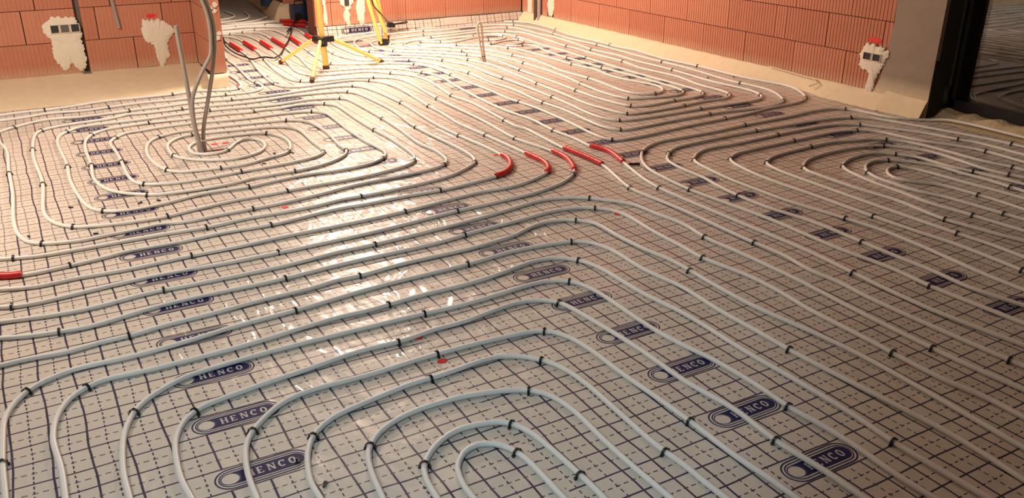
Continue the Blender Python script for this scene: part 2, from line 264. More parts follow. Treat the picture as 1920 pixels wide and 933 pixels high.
'sleeve_4_run':[2731,1353,2722,1522,2713,1943,2726,2122,2719,2272,2740,2431,2733,2661,2735,3041,2730,3181,2713,3400,2712,3460,2727,3549,2814,3847,2830,3945,2823,4305,2854,4794,2851,4822,2833,4873,2831,4911,2877,5429,2888,5619,2885,5709,2867,5868,2867,5938,2934,6434,2940,6534,2937,6624,2920,6732,2884,6825,2857,6867,2791,6940,2734,7033,2694,7077,2645,7109,2598,7125,2359,7142,2243,7170,2208,7188,2180,7214,2158,7247,2141,7293,2128,7381,2129,7491,2195,8028,2240,8596,2254,8936,2259,9297,2238,9495,2194,9649,2165,9701,2133,9737,2093,9764,2046,9781],
'sleeve_5_run':[2869,1438,2842,1657,2833,1806,2839,2007,2865,2346,2868,2436,2847,3396,2858,3496,2879,3604,2994,4008,3012,4096,3011,4146,2991,4233,2987,4283,2999,4452,2989,4682,3011,4921,3013,5011,2985,5360,3037,6139,3084,6496,3089,6665,3074,6733,2977,6995,2932,7073,2879,7132,2773,7207,2656,7263,2569,7286,2391,7311,2344,7324,2305,7352,2282,7393,2273,7461,2276,7571,2344,8057,2352,8287,2388,8685,2400,9125,2417,9415,2414,9545,2389,9682,2363,9735,2332,9772,2232,9836,2069,9883],
'mid_a':[2085,9954,2335,9939,2480,9908,2520,9882,2557,9838,2595,9726,2609,9547,2606,9337,2584,9038,2536,8530,2475,7812,2471,7692,2483,7625,2513,7576,2569,7537,2936,7377,3030,7322,3086,7266,3131,7200,3176,7111,3199,7034,3210,6895,3193,6306,3202,5956,3186,5606,3207,5408,3212,5198,3194,4828,3159,4460,3162,4370,3168,4342,3180,4316,3208,4291,3245,4280,3295,4278,3415,4284,3782,4330,4400,4380,4665,4428,4865,4439,4963,4455,5020,4473,5074,4500,5114,4528,5157,4570,5205,4634,5257,4719,5292,4791,5312,4858,5318,4917,5313,4997,5271,5223,5253,5371,5250,5871,5213,6299,5222,6479,5259,6786,5255,6856,5226,7023,5241,7332,5223,7691,5225,7861,5238,8010,5292,8336,5313,8625,5303,8824,5288,8892,5264,8946,5215,9008,5133,9080,5073,9114,5016,9127,4679,9098,4429,9110,4109,9098,3760,9119,3600,9116,3453,9091,3076,8963,3025,8931,2975,8884,2939,8836,2908,8774,2865,8620,2848,8421,2849,8031,2856,7942,2872,7874,2916,7785,2988,7703,3060,7650,3235,7554,3288,7509,3326,7463,3363,7404,3396,7332,3505,7021,3520,6963,3528,6783,3507,6504,3513,6214,3501,5574,3486,5325,3447,4937,3445,4867,3459,4769,3489,4706,3533,4669,3609,4649,3889,4644,4238,4657,4598,4650,4738,4658,4804,4677,4853,4710,4891,4755,4921,4818,4941,4895,4948,4964,4915,5332,4948,5891,4948,6051,4932,6320,4953,6670,4947,6769,4923,6958,4920,7048,4979,7504,4999,7823,4977,8122,4981,8381,4971,8551,4956,8617,4923,8661,4862,8687,4754,8704,4644,8710,4525,8704,4130,8641,3853,8662,3509,8598,3360,8589,3313,8577,3280,8559,3245,8524,3215,8474,3189,8409,3161,8282,3156,8163,3173,8034,3207,7941,3248,7886,3477,7693,3635,7526,3767,7338,3803,7266,3826,7190,3843,7072,3847,6952,3807,6494,3799,6004,3773,5444,3774,5294,3798,5086,3819,4999,3840,4967,3862,4949,3898,4935,3947,4927,4027,4929,4215,4952,4375,4956,4473,4972,4518,4992,4548,5018,4577,5057,4595,5103,4605,5392,4596,5741,4608,6421,4650,7180,4642,7490,4674,7989,4662,8188,4644,8255,4622,8298,4589,8332,4546,8350,4447,8350,4252,8314,4114,8323,3946,8306,3859,8323,3742,8377,3686,8389,3620,8374,3556,8329,3483,8248,3455,8176,3455,8138,3470,8081,3491,8037,3515,8007,3573,7973,3717,7939,3758,7913,3800,7871,3904,7713,4006,7577,4047,7477,4103,7151,4146,6967,4155,6867,4149,6748,4100,6341,4101,6221,4122,5892,4112,5692,4087,5453,4087,5374,4103,5306,4133,5256,4179,5220,4235,5207,4301,5222,4363,5270,4411,5345,4427,5422,4422,5491,4362,5723,4343,5851,4344,5941,4371,6139,4375,6229,4344,6507,4342,6887,4302,7415,4275,7489,4149,7716,4107,7771,4006,7851,3818,7965,3639,8044,3607,8089,3597,8165,3606,8202,3625,8235,3653,8256,3678,8261,3713,8253,3746,8234,3883,8120,3935,8103,4001,8116,4246,8229,4398,8277,4457,8281,4504,8271,4541,8245,4562,8204,4566,8157,4553,8100,4530,8057,4495,8023,4453,8001,4416,7996,4369,8005,4278,8040,4237,8039,4209,8018,4181,7979,4149,7917,4136,7871,4137,7845,4147,7824,4193,7804,4250,7813,4400,7891,4486,7914,4534,7916,4570,7908,4596,7888,4607,7855,4602,7819,4586,7784,4551,7737,4513,7705,4451,7680,4337,7668,4317,7651,4336,7623,4393,7589,4430,7579,4495,7577,4526,7564,4548,7536,4556,7491,4495,7199,4474,6840,4481,6250,4506,5640,4502,5251,4481,5175,4439,5121,4379,5090,4300,5083,4181,5098,3998,5145,3973,5160,3954,5181,3931,5245,3918,5384,3919,5524,3986,6070,4002,6269,4006,6429,3982,6979,3948,7237,3920,7363,3886,7446,3833,7531,3592,7824,3529,7888,3408,7975,3361,8026,3333,8078,3316,8135,3312,8184,3321,8242,3357,8323,3383,8351,3415,8368,3544,8363,3698,8429,3862,8471,4111,8488,4297,8526,4396,8534,4565,8519,4706,8472,4753,8437,4822,8353,4849,8313,4864,8267,4867,8198,4833,7569,4812,7340,4820,7161,4799,6943,4811,6433,4802,6343,4767,6147,4760,6067,4801,5630,4794,5560,4747,5305,4741,5205,4746,5045,4733,4957,4709,4903,4678,4865,4638,4837,4591,4821,4393,4824,4115,4789,3775,4778,3698,4790,3673,4804,3651,4834,3637,4881,3618,4990,3602,5159,3603,5279,3630,5598,3648,5967,3690,6506,3703,6825,3697,6925,3655,7078,3615,7274,3575,7365,3516,7445,3449,7519,3225,7719,3141,7804,3079,7894,3016,8030,2994,8126,2998,8246,3030,8433,3077,8586,3131,8692,3203,8775,3275,8826,3369,8858,3596,8893,3945,8913,4034,8907,4191,8875,4260,8872,4577,8918,4786,8928,4865,8921,4932,8902,4993,8869,5044,8823,5076,8773,5098,8718,5136,8522,5145,8372,5141,8203,5091,7746,5111,7256,5099,6286,5111,5897,5063,5319,5066,5209,5086,5030,5088,4941,5076,4852,5048,4767,4977,4635,4916,4557,4841,4508,4746,4480,4667,4471,4587,4472,4349,4503,4249,4508,3869,4495,3471,4460,3431,4461,3393,4470,3362,4490,3340,4522,3326,4570,3319,4629,3329,4819,3354,5128,3341,5407,3373,5856,3351,6235,3369,6604,3361,6694,3323,6890,3289,7127,3240,7289,3207,7351,3170,7397,2959,7548,2824,7609,2766,7659,2747,7693,2729,7750,2685,7986,2684,8105,2754,8782,2785,9241,2826,9598,2829,9748,2814,9867,2787,9941,2739,10003,2645,10076,2546,10124,2431,10156,2332,10167,2243,10159,2117,10127],
'right_1':[5405,3012,5413,3372,5404,3461,5388,3529,5369,3575,5341,3616,5208,3752,5179,3792,5158,3857,5136,4026,5122,4084,5088,4143,5034,4186,4968,4204,4858,4207,4579,4180,4169,4162,3860,4136,3480,4129,3420,4122,3372,4109,3316,4088,3263,4060,3207,4019,3157,3969,3102,3898,3055,3822,3025,3758,3003,3692,2992,3633,2982,3543,2973,3414,2971,3294,3010,2795,3006,2354,3025,2115,3013,1935,3012,1865,3025,1535],
'right_2':[5256,2919,5235,3118,5206,3276,5063,3797,5043,3842,5015,3883,4972,3924,4930,3951,4846,3981,4707,4001,4117,4016,3547,3987,3428,3969,3364,3942,3308,3900,3250,3845,3214,3798,3194,3752,3173,3635,3167,3445,3139,3287,3126,3178,3120,3058,3122,2928,3129,2858,3156,2710,3162,2600,3150,2190,3151,2030,3136,1840,3142,1771,3165,1622],
'right_3':[5092,2817,5100,3017,5098,3097,5089,3146,5055,3250,5026,3397,5008,3444,4849,3755,4819,3794,4771,3830,4698,3861,4620,3877,4320,3883,4130,3875,3811,3852,3591,3854,3513,3837,3441,3804,3401,3774,3364,3740,3340,3709,3322,3674,3311,3635,3292,3517,3276,3378,3273,3278,3278,2968,3292,2849,3329,2631,3349,2463,3353,2403,3341,2183,3305,1875,3299,1705],
'right_4':[4952,2731,4967,2961,4957,3039,4917,3153,4833,3334,4799,3541,4784,3599,4759,3641,4715,3681,4662,3707,4604,3722,4524,3733,4454,3735,4054,3721,3724,3698,3645,3686,3581,3659,3549,3635,3529,3614,3501,3562,3468,3415,3453,3276,3452,3146,3464,2916,3465,2745,3477,2385,3494,2145,3490,2005,3476,1815],
'right_5':[4807,2640,4800,2720,4768,2866,4765,3146,4748,3295,4732,3353,4710,3397,4675,3446,4633,3488,4590,3511,4503,3531,4389,3568,4340,3578,4280,3582,4061,3570,3891,3552,3783,3532,3711,3500,3672,3469,3644,3429,3628,3372,3616,3282,3615,2261,3626,2072,3616,1902],
'right_6':[4675,2559,4646,2675,4637,2754,4641,2814,4672,3032,4671,3142,4660,3190,4639,3235,4592,3312,4561,3350,4512,3383,4436,3407,4347,3424,4248,3431,4118,3426,4018,3413,3931,3391,3859,3357,3803,3316,3771,3279,3754,3243,3747,3194,3742,2904,3761,2665,3756,2595,3734,2426,3732,2357,3766,2139,3795,2012],
'right_7':[4565,2490,4540,2739,4509,2886,4508,3085,4491,3142,4455,3202,4425,3242,4396,3268,4361,3284,4312,3293,4242,3293,4153,3282,4096,3264,4042,3237,3987,3195,3969,3171,3950,3136,3923,3041,3899,2902,3889,2743,3871,2563,3892,2354,3912,2085],
'right_8':[4455,2422,4466,2633,4458,2783,4461,2893,4453,2942,4430,2997,4396,3059,4359,3106,4323,3141,4280,3166,4243,3177,4203,3176,4155,3164,4111,3141,4050,3090,4010,3033,3986,2967,3975,2887,3973,2727,3981,2688,4015,2594,4022,2555,4056,2174],
'right_9':[4347,2355,4342,2485,4326,2624,4310,2874,4296,2963,4277,3008,4258,3030,4243,3040,4225,3045,4196,3045,4151,3028,4119,3004,4087,2966,4069,2931,4064,2893,4078,2847,4154,2743,4177,2677,4200,2428,4191,2258],
'hall_a':[3148,10079,3092,10173,2999,10278,2908,10357,2829,10396,2751,10401,2443,10356,2163,10327],
'hall_b':[3058,9777,2991,9852,2817,10086,2742,10154,2666,10201,2610,10222,2540,10231,2138,10216],
'hall_c':[2804,10508,2522,10430,2180,10404],
'hall_d':[2749,10771,2683,10682,2618,10620,2541,10572,2447,10537,2379,10526,2322,10536,2272,10566,2215,10622],
'hall_e':[2693,11433,2654,11062,2618,10936,2569,10837,2519,10777,2460,10743,2363,10718,2233,10703],
'hall_f':[2498,11547,2510,11253,2490,11114,2460,11051,2416,10997,2355,10945,2277,10897],
}
SLEEVES={
'sleeve_1':[2196,4014,2243,4029,2277,4049,2315,4081,2353,4127,2388,4188,2410,4243,2421,4292,2423,4351],
'sleeve_2':[2474,3937,2503,3965,2525,3997,2543,4033,2558,4081,2565,4120,2567,4160,2563,4310],
'sleeve_3':[2633,3901,2653,3935,2674,3981,2711,4084,2725,4173,2727,4273],
'sleeve_4':[2826,3905,2831,4005,2823,4295],
'sleeve_5':[2957,3883,2997,4018,3012,4096,3011,4146,2989,4253],
'sleeve_left':[-202,3865,-156,3845,-117,3837],
'hs_1':[1957,8633,1959,9063],
'hs_2':[2092,8642,2101,9082],
'hs_3':[2241,8616,2257,9036],
'hs_4':[2387,8665,2400,9135],
'hs_5':[2593,9157,2552,8699],
'hs_6':[2749,8732,2785,9241],
'hs_a':[3092,10173,3034,10242,2955,10319,2891,10368,2838,10394],
'hs_b':[2985,9860,2868,10025,2803,10101],
}
CLIPS=[[-22,4178,-0.53,"spiral"],[118,4336,2.46,"spiral"],[266,4500,-0.76,"spiral"],[494,4650,2.55,"spiral"],[508,4840,-0.77,"spiral"],[460,5336,-1.59,"spiral"],[301,5348,1.52,"spiral"],[181,5390,-1.59,"spiral"],[29,5876,1.52,"spiral"],[37,5106,1.55,"spiral"],[-111,5409,-1.56,"spiral"],[-48,6522,-2.51,"spiral"],[103,6343,0.84,"spiral"],[244,6224,-2.26,"spiral"],[377,6066,1.03,"spiral"],[500,5913,-2.17,"spiral"],[736,5791,0.68,"spiral"],[746,5319,-1.38,"spiral"],[660,5039,1.98,"spiral"],[1045,5278,-2.29,"spiral"],[1357,5542,-0.8,"spiral"],[1358,5070,-2.15,"spiral"],[928,4927,3.08,"spiral"],[1011,4802,0.11,"spiral"],[1273,4664,-3.09,"spiral"],[980,4515,0.06,"spiral"],[1137,4349,-3.06,"spiral"],[910,4164,0.04,"spiral"],[655,4017,-3.1,"spiral"],[926,3900,0.05,"spiral"],[525,4263,-3.01,"spiral"],[-140,4055,2.82,"spiral"],[62,3851,0.14,"spiral"],[1535,4954,1.2,"spiral"],[527,3702,0.04,"sleeve_2_run"],[862,3554,0.03,"sleeve_3_run"],[361,3400,-0.01,"front_12"],[-164,3532,-0.29,"sleeve_3_run"],[809,3269,0.07,"front_11"],[-25,3220,-0.16,"front_11"],[186,3062,0.1,"front_10"],[758,2964,0.11,"front_9"],[-147,2827,0.85,"front_9"],[19,2760,0.57,"front_8"],[129,2532,1.05,"front_7"],[289,2445,0.63,"front_6"],[415,2253,0.93,"front_5"],[560,2140,0.92,"front_4"],[-225,2443,1.57,"front_9"],[686,2014,0.97,"front_3"],[784,1857,1.02,"front_2"],[997,2544,0.03,"front_6"],[1078,2399,0.02,"front_5"],[991,2265,0.02,"front_4"],[1230,2044,-0.7,"front_3"],[1090,1909,-0.96,"front_2"],[1034,1779,-1.32,"front_1"],[1364,2186,-0.99,"front_4"],[1482,2357,-0.62,"front_5"],[1397,1573,-1.51,"front_4"],[1130,1605,-1.53,"front_2"],[1260,3430,0.05,"front_12"],[1081,3144,0.02,"front_10"],[1516,3027,0.07,"front_9"],[1081,2837,0.12,"front_8"],[1167,2700,-0.03,"front_7"],[2032,3019,-0.34,"front_9"],[1944,2829,-1.03,"front_8"],[1792,2668,-0.85,"front_7"],[1652,2524,-1.14,"front_6"],[1768,3631,0.11,"sleeve_3_run"],[1656,3332,0.17,"front_11"],[2438,3465,-0.75,"front_12"],[2376,3329,-0.69,"front_11"],[2200,3234,-0.69,"front_10"],[1440,4074,-3.14,"spiral"],[1545,3755,0.13,"sleeve_2_run"],[1831,3955,0.04,"spiral"],[2482,3943,0.73,"sleeve_2_run"],[2583,3839,0.79,"sleeve_3_run"],[2196,4014,0.2,"spiral"],[2714,3490,1.44,"sleeve_4_run"],[2848,3416,1.5,"sleeve_5_run"],[3178,3991,-2.35,"right_1"],[2220,4312,-2.18,"spiral"],[2046,4359,0.69,"spiral"],[1930,4513,-2.18,"spiral"],[1792,4649,0.77,"spiral"],[1665,4918,-1.74,"spiral"],[2144,5524,1.55,"spiral"],[1986,5272,-1.55,"spiral"],[2250,5203,-1.6,"spiral"],[2404,4880,1.61,"spiral"],[2552,4800,1.62,"sleeve_2_run"],[2678,4639,1.6,"sleeve_3_run"],[2843,5071,1.49,"sleeve_4_run"],[2989,4682,1.54,"sleeve_5_run"],[3186,4308,-0.84,"mid_a"],[3376,4478,2.56,"mid_a"],[3516,4679,-0.62,"mid_a"],[3673,4804,2.44,"mid_a"],[1558,1656,-1.54,"front_5"],[1708,1458,-1.57,"front_6"],[1872,1568,-1.56,"front_7"],[1995,1285,-1.62,"front_8"],[2141,1823,-1.56,"front_9"],[2575,1584,-1.59,"front_12"],[2727,1402,1.63,"sleeve_4_run"],[2428,1630,-1.61,"front_11"],[2588,2765,-1.64,"front_12"],[2734,2601,1.59,"sleeve_4_run"],[2420,2585,-1.52,"front_11"],[2282,2508,-1.62,"front_10"],[2849,2156,1.5,"sleeve_5_run"],[3012,1915,-1.6,"right_1"],[3476,1825,-1.65,"right_4"],[2970,3314,-1.57,"right_1"],[3122,3118,-1.62,"right_2"],[3346,3717,-2.19,"right_3"],[3542,3628,-2.36,"right_4"],[3672,3469,-2.34,"right_5"],[3782,3294,-2.27,"right_6"],[3994,3201,-2.38,"right_7"],[4019,3050,-2.13,"right_8"],[3331,2612,-1.47,"right_3"],[3473,2565,-1.54,"right_4"],[3731,2367,-1.55,"right_6"],[3893,2334,-1.49,"right_7"],[3616,2221,-1.53,"right_5"],[4046,2274,-1.5,"right_8"],[4194,2508,-1.48,"right_9"],[3157,2370,-1.6,"right_2"],[4243,3040,2.72,"right_9"],[4307,3152,2.58,"right_8"],[4449,3210,2.19,"right_7"],[4538,3369,2.57,"right_6"],[4669,3453,2.29,"right_5"],[4689,3695,2.69,"right_4"],[4826,3787,2.31,"right_3"],[4930,3951,2.66,"right_2"],[5094,4136,2.21,"right_1"],[4159,4162,-3.08,"right_1"],[4117,4016,-3.14,"right_2"],[4170,3878,-3.09,"right_3"],[4154,3726,-3.1,"right_4"],[4140,3576,-3.08,"right_5"],[5060,3231,1.86,"right_3"],[5248,2999,1.67,"right_2"],[4966,2980,1.63,"right_4"],[4802,2710,1.73,"right_5"],[4654,2636,1.81,"right_6"],[4535,2769,1.76,"right_7"],[4457,2502,1.52,"right_8"],[3301,3894,-2.42,"right_2"],[4170,4364,0.08,"mid_a"],[4159,4505,-3.11,"mid_a"],[4208,4657,0.01,"mid_a"],[4175,4794,-3.03,"mid_a"],[4215,4952,0.06,"mid_a"],[3960,5174,2.27,"mid_a"],[3834,4974,-0.91,"mid_a"],[4235,5207,0.0,"mid_a"],[4476,5166,-2.09,"mid_a"],[4572,5049,1.01,"mid_a"],[4709,4903,-2.13,"mid_a"],[4901,4772,1.09,"mid_a"],[4908,4550,-2.43,"mid_a"],[5122,4535,0.72,"mid_a"],[5069,5169,-1.46,"mid_a"],[5249,5891,1.62,"mid_a"],[4947,5861,1.54,"mid_a"],[5100,6196,-1.55,"mid_a"],[4808,6393,-1.66,"mid_a"],[5237,7182,1.5,"mid_a"],[5111,7226,-1.56,"mid_a"],[4920,7048,1.54,"mid_a"],[4812,7321,-1.57,"mid_a"],[4619,6701,1.52,"mid_a"],[4481,6250,-1.54,"mid_a"],[4474,6790,-1.58,"mid_a"],[4344,6517,1.63,"mid_a"],[4122,5932,-1.56,"mid_a"],[3957,5802,1.44,"mid_a"],[3779,5604,-1.61,"mid_a"],[3648,5967,1.51,"mid_a"],[3498,5505,-1.62,"mid_a"],[3341,5377,1.57,"mid_a"],[3199,5487,-1.43,"mid_a"],[3513,6284,-1.56,"mid_a"],[3808,6514,-1.62,"mid_a"],[3993,6769,1.61,"mid_a"],[4103,7151,-1.38,"mid_a"],[4260,7515,2.11,"mid_a"],[5283,8266,1.43,"mid_a"],[5129,8063,-1.68,"mid_a"],[5186,9035,2.4,"mid_a"],[5061,8799,-1.0,"mid_a"],[4899,8674,2.73,"mid_a"],[4746,8444,-0.73,"mid_a"],[4674,8059,1.6,"mid_a"],[4591,7894,-0.82,"mid_a"],[4566,8157,-1.64,"mid_a"],[4314,8027,2.75,"mid_a"],[4222,7806,0.17,"mid_a"],[4449,7578,-0.02,"mid_a"],[3895,7919,2.61,"mid_a"],[3791,7586,2.26,"mid_a"],[3742,7381,-1.0,"mid_a"],[3638,7157,1.75,"mid_a"],[3425,7246,-1.26,"mid_a"],[3653,8256,0.4,"mid_a"],[3838,8157,-0.76,"mid_a"],[3872,8472,0.16,"mid_a"],[3872,8663,-3.11,"mid_a"],[3985,8912,-0.06,"mid_a"],[3980,9103,3.08,"mid_a"],[4291,8320,-2.95,"mid_a"],[3163,7404,2.38,"mid_a"],[3126,7208,-1.03,"mid_a"],[3032,6835,1.92,"sleeve_5_run"],[3368,6614,1.6,"mid_a"],[2335,6625,2.47,"spiral"],[2227,6437,-0.87,"spiral"],[2101,6259,2.42,"spiral"],[1944,6142,-0.69,"spiral"],[1789,5963,2.57,"spiral"],[1562,5808,-0.35,"spiral"],[2035,7004,2.36,"sleeve_3_run"],[2603,6854,2.59,"sleeve_3_run"],[2524,6746,2.22,"sleeve_2_run"],[2728,5888,1.52,"sleeve_3_run"],[2571,5699,1.51,"sleeve_2_run"],[2441,5899,1.56,"spiral"],[3202,6625,-1.6,"mid_a"],[2866,5928,1.54,"sleeve_4_run"],[2495,7599,-1.01,"mid_a"],[2517,8280,-1.65,"mid_a"],[2682,8075,1.53,"mid_a"],[3023,8011,1.96,"mid_a"],[3223,7916,-0.96,"mid_a"],[2791,6940,2.22,"sleeve_4_run"],[2888,8718,-1.87,"mid_a"],[3465,8213,-1.97,"mid_a"],[1041,7025,0.14,"wall_left_a"],[1521,6981,0.68,"wall_left_a"],[1389,6808,-0.12,"wall_left_b"],[1391,6622,3.03,"spiral"],[1013,6504,0.02,"spiral"],[1174,6354,3.1,"spiral"],[741,6202,0.05,"spiral"],[1070,6041,2.99,"spiral"],[1437,6170,0.16,"spiral"],[931,5746,-3.01,"spiral"],[160,6959,0.03,"wall_left_a"],[565,6815,0.15,"wall_left_b"],[678,6636,-2.99,"spiral"],[1742,8248,1.48,"wall_left_b"],[1706,7139,1.71,"wall_left_b"],[1822,7009,1.66,"sleeve_2_run"],[2035,8095,1.44,"sleeve_3_run"],[1947,8373,1.49,"sleeve_2_run"],[2603,9287,-1.63,"mid_a"],[2423,9925,-0.21,"mid_a"],[2268,9818,2.64,"sleeve_5_run"],[2118,9749,2.52,"sleeve_4_run"],[2619,10219,2.86,"hall_b"],[2289,10223,-3.1,"hall_b"]]
ROLLS={0: ([-0.00176, 0.39616], [0.000406, 0.292655, 2.073453]), 1: ([0.0001, 1.74894], [0.000454, 0.293004, 1.33342]), 2: ([-0.00188, 3.12837], [0.000762, 0.289776, 1.947927]), 3: ([-0.00327, 4.55066], [-0.000438, 0.308125, 2.79539])}
CABLE1=[(1.993, 9.663, 0.0285), (1.968, 9.403, 0.0285), (1.905, 9.085, 0.0285), (1.871, 8.838, 0.0285), (1.864, 8.464, 0.0285), (1.895, 8.216, 0.0285), (1.931, 8.073, 0.0285), (2.005, 8.125, 0.0285), (2.054, 8.124, 0.0285), (2.104, 8.041, 0.0285), (2.192, 8.154, 0.0285), (2.343, 8.52, 0.0285), (2.52, 8.961, 0.0285), (2.668, 9.374, 0.0285), (2.769, 9.692, 0.0285), (2.62, 9.35, 0.05), (2.78, 9.7, 0.06), (3.034, 10.3, 0.071)]
CABLE2=[(3.184, 8.3, 0.448), (3.191, 8.3, 0.409), (3.202, 8.28, 0.379), (3.247, 8.26, 0.325), (3.381, 8.5, 0.244), (3.583, 8.9, 0.136), (3.661, 9.04, 0.093), (3.719, 9.05, 0.09), (3.782, 9.05, 0.094), (3.854, 9.05, 0.105), (3.87, 9.05, 0.095), (3.841, 9.04, 0.089), (3.762, 9.04, 0.088), (3.676, 9.04, 0.084)]
PLUG=(3.653, 9.03, 0.086)
BITS=[(0.533, 4.547), (0.444, 4.552), (0.135, 4.655), (-0.068, 4.319), (0.201, 4.209), (1.17, 4.916), (1.276, 5.079), (1.377, 5.046), (5.216, 5.397), (5.009, 5.482), (0.491, 2.059), (0.521, 1.919), (1.278, 5.085)]
STICK=(2.995, 3.826)
REDS=[(1.058, 4.131, 0.02), (2.439, 3.224, 0.02), (1.078, 2.553, 0.018), (1.078, 2.362, 0.02), (2.431, 1.566, 0.016), (2.412, 5.415, 0.018), (1.012, 5.481, 0.022), (1.076, 5.477, 0.02), (1.01, 5.328, 0.022), (1.32, 7.156, 0.035), (1.57, 7.158, 0.025), (2.411, 4.402, 0.02)]
REDL=['round red disc between the pipes left of the bright reflection', 'red disc under the second bend right of centre, with a clear smear', 'darker red disc half under a pipe in front of the creased foil', 'pale red disc lying free in front of the creased foil', 'dull red disc beside a pipe in the dark lower right', 'tiny red disc on the foil among the far straight pipes', 'red disc right of the conduit bundle, left of its neighbour', 'red disc farthest from the conduit bundle inside the spiral', 'red disc against the foot of the conduit bundle', 'red disc at the foam bank behind the arching conduits', 'red disc beneath the pipe bend by the brick stub', 'red spot just left of the half-circle red sleeve']
# ---------------------------------------------------------------- room shell
XR, YL, YB, HT = 5.37, 7.75, 9.15, 2.7
def struct(name, mb, mat, parent=None): return tag(mb.build(name,mat,parent), kind='structure')
struct('floor', MB().box((1.6,6,-.06),(9.6,15.2,.11)), M_concrete)
struct('ceiling', MB().box((1.6,6,HT+.05),(9.6,15.2,.1)), M_concrete)
struct('wall_rear', MB().box((1.6,-1.55,HT/2),(9.6,.1,HT)), M_joint)
struct('wall_west', MB().box((-3.15,6,HT/2),(.1,15.2,HT)), M_joint)
# bricks: one shared mesh per size, vertical ribs cut into the face
BM={}
def brick_mesh(w,h,pitch=.0295,g=.0052,dep=.010):
    key=(round(w,3),round(h,3),g)
    if key in BM: return BM[key]
    n=max(2,int(round(w/pitch))); p=[(0,0)]
    for i in range(1,n):
        x=w*i/n; p+=[(x-g/2,0),(x-g/4,dep),(x+g/4,dep),(x+g/2,0)]
    p+=[(w,0),(w,.05),(0,.05)]
    N_=len(p); v=[(a,b,0) for a,b in p]+[(a,b,h) for a,b in p]
    f=[(i,i+1,N_+i+1,N_+i) for i in range(N_-1)]+[(N_-1,0,N_,2*N_-1),tuple(range(N_))[::-1],tuple(range(N_,2*N_))]
    me=mesh('brick',v,f); me.materials.append(M_brick); BM[key]=me; return me
def bricks(wall, courses, place, ang, g=.0042, dep=.006):
    for z0,z1,xs in courses:
        for a,b in xs:
            o=link('brick', brick_mesh(b-a-.007, z1-z0-.005, g=g, dep=dep), None, wall); x,y=place(a+.0025); r=random.uniform(-.0015,.0015)
            o.location=(x+(-math.sin(ang))*r, y+math.cos(ang)*r, z0+.0025); o.rotation_euler=(0,0,ang)
def runs(*x): return [(a,b) for a,b in zip(x[:-1],x[1:]) if b-a>.03]
# left wall (faces the camera)
wl=struct('wall_left', MB().box((-.855,YL+.20,.60),(4.49,.30,1.2)).box((-.855,YL+.15,1.95),(4.49,.40,1.5)), M_joint)
C1=[(.102,.352,runs(-1.6,-1.1,-.6,-.1,.523)+runs(.561,.918,1.394)),(.352,.602,runs(-1.85,-1.35,-.85,-.35,.152,.523)+runs(.561,.667,1.162,1.394)),
 (.602,.852,runs(-1.75,-1.25,-.75,-.243,.257,.523)+runs(.561,.787,1.25,1.394)),(.852,1.102,runs(-1.5,-1,-.5,0,.523)+runs(.561,1.0,1.394))]
bricks(wl, C1, lambda a:(a,YL), 0, .0035, .0022)
struct('trim_1', MB().box((1.455,7.75,.60),(.045,1.09,1.2)).box((1.445,7.75,1.95),(.115,1.1,1.5)), M_joint)
stub=bpy.data.objects['trim_1']
for z0,z1,ys in [(.102,.352,runs(7.21,7.745)),(.352,.602,runs(7.21,7.50,7.745)),(.602,.852,runs(7.21,7.745)),(.852,1.102,runs(7.21,7.5,7.745))]:
    for a,b in ys:
        o=link('brick', brick_mesh(b-a-.005,z1-z0-.005,g=.0035,dep=.0015), None, stub); o.location=(1.393,b-.0025,z0+.0025); o.rotation_euler=(0,0,-math.pi/2)
for z0 in (.102,.352,.602,.852):
    o=link('brick', brick_mesh(.108,.245,g=.0035,dep=.001), None, stub); o.location=(1.394,7.193,z0+.0025)
# mortar clods on the stub edge
q=MB()
for (x,z,s) in [(1.43,.60,.030),(1.46,.585,.022),(1.47,.63,.024),(1.475,.41,.02),(1.46,.38,.024),(1.42,.52,.016)]:
    m=[(x+s*math.cos(t)*random.uniform(.7,1.1), z+s*math.sin(t)*random.uniform(.6,1)) for t in np.linspace(0,6.28,10)[:-1]]
    q.prism(m, lambda a,b,d:(a,d,b), 7.195, 7.182)
q.build('mortar_clod', M_plaster, stub)
# right wall and its window opening
wr=struct('wall_right', MB().box((XR+.20,6.9,.6),(.30,5.6,1.2)).box((XR+.155,6.93,1.95),(.39,5.66,1.5)).box((XR+.21,.0,1.35),(.42,3.1,2.7)), M_joint)
C2=[(.102,.352,runs(4.06,4.429,4.929,5.469,5.985,6.525,7.063,7.58,8.10,8.45)+runs(8.58,8.69)+runs(8.84,8.90)+runs(9.0,9.14)),(.352,.602,runs(4.06,4.13,4.63,5.04,5.155,5.69,6.22,6.75,7.28,7.80,8.45)+runs(8.58,8.69)+runs(8.84,8.90)+runs(9.0,9.14)),
 (.602,.852,runs(4.06,4.43,4.96,5.49,6.0,6.52,7.04,7.56,8.08,8.6,9.14)),(.852,1.102,runs(4.06,4.65,5.2,5.7,6.2,6.7,7.2,7.7,8.2,8.7,9.14))]
for z0,z1,ys in C2:
    for a,b in ys:
        o=link('brick', brick_mesh(b-a-.009, z1-z0-.006), None, wr); r=random.uniform(-.0015,.0015); o.location=(XR+r,b-.0025,z0+.0025); o.rotation_euler=(0,0,-math.pi/2)
        if abs(a-5.04)<.001: o['label']='paler cut brick strip'
